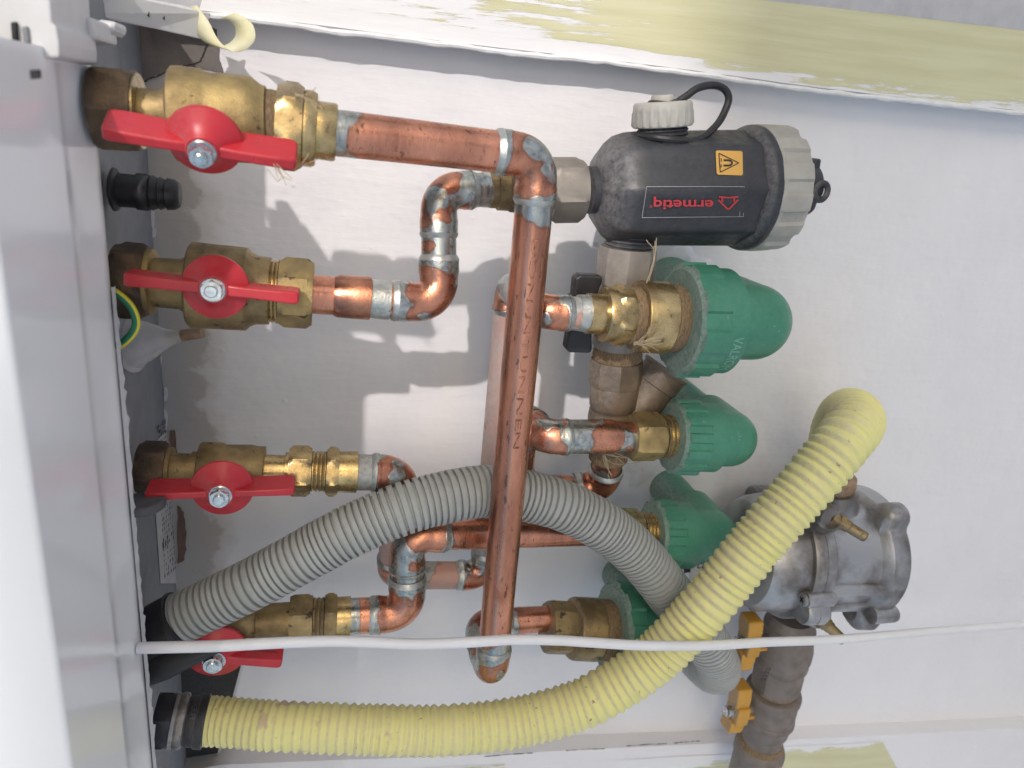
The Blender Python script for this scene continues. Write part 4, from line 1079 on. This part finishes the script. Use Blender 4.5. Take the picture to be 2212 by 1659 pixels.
c = W(308, 1080, 505); ax = (dY * 1.0 + dX * 0.08 - dN * 0.05).normalized()
g = G(); g.revolve([(c, 0.0145), (c + ax * 0.001, 0.0155), (c + ax * 0.0055, 0.0155), (c + ax * 0.0065, 0.0148), (c + ax * 0.0060, 0.011), (c + ax * 0.0068, 0.010), (c + ax * 0.0060, 0.0065), (c + ax * 0.0066, 0.005)], 40)
g.add('disc', mat('grey_rubber', (0.10, 0.10, 0.11), (0.075, 0.075, 0.08), 60, rough=0.7, dust=0.4, dustc=(0.25, 0.25, 0.26)), gd)
# earth wire: green with a yellow stripe
P, _ = spline([W(*p) for p in [(215, 622, 497), (238, 627, 497), (262, 640, 495), (284, 664, 494), (294, 692, 494), (288, 716, 495), (268, 738, 497), (248, 752, 500)]], 50)
ew = thing('earth_wire', 'green and yellow striped earth wire looping out from under the boiler cover', 'wire', P[25])
g = G(); g.revolve([(p, 0.0026) for p in P], 16); g.add('wire', mat('green_insulation', (0.012, 0.16, 0.085), rough=0.4), ew)
g = G(); P2 = []
cen = W(245, 700, 495)
for i, p in enumerate(P):
    o_ = (p - cen); o_.y = 0; o_.normalize(); P2.append((p + o_ * 0.00125 - dN * 0.0007, 0.0016))
g.revolve(P2, 12); g.add('stripe', mat('yellow_insulation', (0.68, 0.60, 0.04), rough=0.4), ew)
# dark panel at the lower left
dp = thing('wall_panel', 'dark grey panel on the wall behind the yellow hose end', 'panel', W(450, 1520, D))
g = G(); g.prism([W(x, y, D - 6) for x, y in [(318, 1392), (530, 1392), (522, 1432), (458, 1672), (300, 1690)]], dN * 0.005); g.add('panel', dark_panel_m, dp, smooth=False)
g = G(); g.prism([W(x, y, D - 7) for x, y in [(530, 1392), (537, 1392), (528, 1432), (464, 1672), (458, 1672), (522, 1432)]], dN * 0.0065); g.add('edge_strip', white_pl, dp, smooth=False)
# marked white tag behind the hoses
wt = thing('paper_tag', 'white paper tag with handwriting, peeping out between the grey and yellow hoses', 'tag', W(1520, 1230, 640))
g = G(); g.prism([W(x, y, 640) for x, y in [(1486, 1204), (1560, 1200), (1562, 1250), (1490, 1256)]], dN * 0.001); g.add('paper', label_m, wt, smooth=False)
put_flat('handwriting', text_geo('cai', 0.010), W(1504, 1228, 639.4), dX, -dY + dX * 0.1, print_black, wt)
g = G(); g.prism([W(x, y, 639) for x, y in [(1476, 1204), (1490, 1204), (1492, 1236), (1478, 1238)]], dN * 0.0008); g.add('black_tape', blackm, wt, smooth=False)

# ------------------------------------------------------------------ gas regulator and gas pipe
HR = 606
RG = thing('gas_regulator', 'round cast aluminium gas regulator behind the yellow hose at the right', 'regulator', W(1720, 1190, HR))
ar = Axis((1585, 1192), (1900, 1186), HR)
ar.turned('end_dome', [(1592, 60), (1596, 96), (1604, 112), (1625, 122), (1660, 127), (1690, 128)], alu, RG, seg=56)
def lugs(angs, amt, wid):
    def f(a, i):
        x = 0
        for q in angs:
            d = abs((a - q + pi) % (2 * pi) - pi); x = max(x, max(0, 1 - (d / wid) ** 2))
        return 1 + amt * x ** 0.6
    return f
g = G(); g.revolve([ar.st(*p) for p in [(1672, 128), (1673, 137), (1677, 139), (1692, 139), (1693, 137.5), (1695, 137.5), (1696, 139), (1712, 139), (1716, 136), (1718, 126)]], 120, 0, lugs((0.45, 2.0, 3.6, 5.1), 0.19, 0.20))
g.add('flange', alu, RG, angle=32)
ar.turned('body', [(1712, 124), (1740, 122), (1800, 121), (1822, 122)], alu, RG, seg=56)
g = G(); g.revolve([ar.st(*p) for p in [(1815, 121), (1822, 132), (1828, 137), (1856, 138), (1862, 134), (1868, 120), (1872, 60), (1874, 20)]], 120, 0, lugs((0.95, 3.0, 5.2), 0.20, 0.20))
g.add('rear_cover', alu, RG, angle=32)
def polar(cpx, ang, r, m_=None):           # point on the regulator at axis position cpx, angle from camera side to photo-down
    p, k = ar.at(cpx); return p + (-dN * cos(ang) + dY * sin(ang)) * (r * k), (-dN * cos(ang) + dY * sin(ang))
for (cx, ang, r) in ((1664, 0.15, 140), (1664, 1.62, 143), (1664, -1.5, 143)):
    p, d = polar(cx, ang, r)
    g = G(); g.revolve([(p - dX * 0.002, 0.0074), (p - dX * 0.0045, 0.0074), (p - dX * 0.0058, 0.006), (p + dX * 0.02, 0.0074)][0:3], 24)
    sc_ = g.add('screw', alu, RG)
    u, v = ring_frame(dX); g = G()
    for a in (0.4, 0.4 + pi / 2): g.box(p - dX * 0.0058, (u * cos(a) + v * sin(a)) * 0.0034, (v * cos(a) - u * sin(a)) * 0.0008, dX * 0.0003)
    o = g.add('screw_slot', blackm, RG, smooth=False); o.parent = sc_
    g = G(); g.revolve([(p - dX * 0.002, 0.0088), (p + dX * 0.030, 0.0088), (p + dX * 0.034, 0.006)], 24); g.add('screw_boss', alu, RG)
for (cx, ang) in ((1862, 0.55), (1862, 1.75)):
    p, d = polar(cx, ang, 141)
    g = G(); g.revolve([(p - dX * 0.028, 0.0100), (p, 0.0098), (p + dX * 0.003, 0.009)], 28); g.add('screw_boss', alu, RG)
    g = G(); g.revolve([(p + dX * 0.002, 0.0062), (p + dX * 0.0052, 0.0062), (p + dX * 0.0058, 0.005)], 20); g.add('screw', rubber, RG)
# lug ribs that run along the body
for ang in (0.10, 0.62, 1.70):
    p, d = polar(1712, ang, 122); q, d2 = polar(1826, ang, 122); v = d.cross(dX)
    g = G(); g.box((p + q) / 2, (q - p) / 2, v * 0.0075, d * 0.0045); bevel(g.add('rib', alu, RG, smooth=False), 0.003, 3)
# brass test nipples
for (b0_, b1_, n0, n1, big) in (((1782, 1120, 562), (1790, 1116, 540), (1806, 1122, 541), (1870, 1161, 522), 0.88), ((1760, 1322, 580), (1766, 1330, 562), (1772, 1336, 563), (1822, 1384, 548), 0.95)):
    p = W(*b0_); p2 = W(*b1_)
    g = G(); g.revolve([(p, 0.0185 * big), (p.lerp(p2, 0.7), 0.0165 * big), (p2, 0.0148 * big), (p2 - dN * 0.0015, 0.0115 * big)], 36); g.add('nipple_boss', alu, RG)
    q = W(*n0); e = W(*n1); d = (e - q).normalized(); L_ = (e - q).length
    g = G(); g.revolve([(q - d * 0.004, 0.0098 * big), (q + d * (L_ * 0.24), 0.0098 * big)], 36, 0, lambda a, i: cos(pi / 6) / cos((a % (pi / 3)) - pi / 6))
    g.revolve([(q + d * (L_ * 0.2), 0.0078 * big), (q + d * (L_ * 0.42), 0.0074 * big), (q + d * (L_ * 0.46), 0.0064 * big), (e - d * 0.001, 0.0062 * big), (e, 0.0056 * big), (e, 0.0042 * big), (e - d * 0.010, 0.0040 * big)], 28)
    g.add('test_nipple', brass_d, RG, angle=30)
# top inlet with the rusty nut that carries the hose
a_in = Axis((1812, 990), (1800, 1110), 604)
a_in.turned('inlet_boss', [(1056, 46), (1080, 48), (1105, 50)], alu, RG)
a_in.turned('inlet_nut', [(990, 30), (1022, 32), (1026, 34), (1032, 40), (1048, 40), (1056, 36)], rustm, RG)

def yellow_handle(parent, c, h, up, dn, tw):
    """butterfly seen nearly edge-on: plate square to the photo's horizontal, wings up and down"""
    p = W(*c, h); k = mpp(*c, h); nrm = -dX
    g = G()
    g.box(p, dX * 0.0085, dY * 0.013, dN * 0.014); hub = g.add('handle', yellow_h, parent, smooth=False); bevel(hub, 0.002, 2)
    for s_, L_ in ((-1, up), (1, dn)):
        gw = G(); y0, y1 = 0.011 * s_, L_ * k * s_
        a0 = p + dY * y0; a1 = p + dY * y1 + nrm * 0.003
        for q, half in ((a0, 0.010), (a0.lerp(a1, 0.4), 0.012), (a1, 0.011)):
            for (xx, nn) in ((-0.0095, -half), (0.0065, -half), (0.0065, half), (-0.0095, half)): gw.v.append(q + dX * (xx * tw) + dN * nn); gw.s.append(0)
        for i in range(2):
            for j in range(4): gw.f.append((i * 4 + j, i * 4 + (j + 1) % 4, (i + 1) * 4 + (j + 1) % 4, (i + 1) * 4 + j))
        gw.f.append((0, 1, 2, 3)); gw.f.append((8, 9, 10, 11))
        o = gw.add('wing', yellow_h, parent, smooth=False); o.parent = hub; bevel(o, 0.002, 2)
    g = G(); g.box(p + dX * 0.013 - dN * 0.006 + dY * 0.006, dX * 0.008, dY * 0.002, dN * 0.003); o = g.add('stop_tab', yellow_h, parent, smooth=False); o.parent = hub
    g = G(); q = p - dX * 0.008
    g.revolve([(q, 0.0085), (q - dX * 0.0015, 0.0085), (q - dX * 0.002, 0.0076), (q - dX * 0.0085, 0.0076), (q - dX * 0.0095, 0.0065), (q - dX * 0.0095, 0.003), (q - dX * 0.007, 0.0025)], 28); g.add('stem_nut', steel, parent)
    g = G(); g.revolve([(p + dX * 0.007, 0.0062), (p + dX * 0.03, 0.0075)], 20); g.add('stem', gaspipe_m, parent)
HG = 612
ag = Axis((1709, 1340), (1622, 1690), HG)
gv1 = thing('gas_valve', 'upper yellow handled gas valve, just under the regulator', 'valve', W(1690, 1400, HG), 'yellow handled gas valves')
ag.turned('body', [(1330, 44), (1340, 50), (1348, 51), (1350, 54), (1358, 54), (1360, 52), (1372, 54), (1390, 58), (1408, 58), (1420, 55), (1424, 56), (1430, 55), (1438, 50)], gaspipe_m, gv1)
ag.hexnut('hex_end', 1434, 1478, 54, gaspipe_m, gv1, 0.25, n=8)
yellow_handle(gv1, (1618, 1386), HG - 4, 66, 62, 1.25)
put_flat('cast_number', text_geo('2120', 0.0068), W(1653, 1470, 583), -dY + dX * 0.18, -dX - dY * 0.18, blackm, gv1)
gv2 = thing('gas_valve', 'lower yellow handled gas valve, near the bottom edge of the photo', 'valve', W(1655, 1520, HG), 'yellow handled gas valves')
ag.turned('neck', [(1474, 45), (1496, 46)], rustm, gv2)
ag.turned('body', [(1486, 50), (1489, 57), (1493, 58.5), (1500, 58), (1502, 54.5), (1522, 55), (1540, 54), (1542, 56), (1548, 56), (1550, 51), (1556, 48), (1566, 49), (1572, 48), (1578, 44)], gaspipe_m, gv2)
yellow_handle(gv2, (1594, 1534), HG - 4, 72, 46, 1.2)
gp = thing('gas_pipe', 'weathered grey gas pipe with coupling running off the bottom edge', 'pipe', W(1640, 1620, HG))
ag.turned('pipe', [(1570, 42), (1606, 42)], gaspipe_m, gp)
ag.turned('hemp_seal', [(1596, 43), (1602, 47), (1612, 47), (1616, 44)], hemp, gp)
ag.turned('coupling', [(1604, 46), (1610, 51), (1616, 53), (1624, 53), (1628, 50), (1690, 50)], gaspipe_m, gp)

# ------------------------------------------------------------------ stray hemp fibres
def fibres(name, label, groups, r=0.00022):
    g = G()
    for pts in groups:
        P, _ = spline([W(*p) for p in pts], 14); g.revolve([(p, r) for p in P], 5)
    return tag(g.add(name, fibre_m), label, 'fibres')
def tuft(x, y, h, n, ln, a0, a1, seed):
    random.seed(seed); out = []
    for i in range(n):
        a = random.uniform(a0, a1); l = ln * random.uniform(0.4, 1.0); c_ = random.uniform(-0.6, 0.6)
        pts = [(x + random.uniform(-4, 4), y + random.uniform(-4, 4), h)]
        for q in range(1, 4):
            u = q / 3; aa_ = a + c_ * u; pts.append((x + cos(aa_) * l * u, y + sin(aa_) * l * u, h - 6 * u + random.uniform(-3, 3)))
        out.append(pts)
    return out
fibres('hemp_strands', 'loose hemp strands sticking out around the topmost brass adapter', tuft(640, 205, 458, 4, 70, 0.1, 0.6, 1) + tuft(590, 348, 445, 5, 60, 0.3, 1.4, 2) + tuft(640, 365, 455, 3, 60, -0.9, -0.2, 3) + [[(578, 365, 445), (590, 380, 444), (600, 392, 444), (608, 384, 444)]])
fibres('hemp_strands', 'two pale hemp strands hanging across the black filter above the stepped union', [[(1396, 612, 515), (1408, 575, 512), (1416, 545, 512), (1418, 514, 512)], [(1398, 610, 515), (1410, 570, 512), (1412, 540, 512), (1400, 524, 512), (1396, 518, 512)], [(1402, 606, 515), (1414, 560, 512), (1415, 520, 512)]], 0.00030)
fibres('hemp_strands', 'tuft of pale hemp strands under the stepped brass union', tuft(1372, 742, 495, 16, 62, -0.55, 0.25, 5), 0.00024)
fibres('hemp_strands', 'fine hemp strands around the strainer outlet below the second copper fitting', tuft(1300, 975, 540, 8, 75, -0.2, 1.6, 6) + [[(1290, 965, 545), (1320, 1000, 540), (1370, 1000, 540), (1410, 985, 540), (1440, 975, 545)]], 0.00022)
random.seed(11)
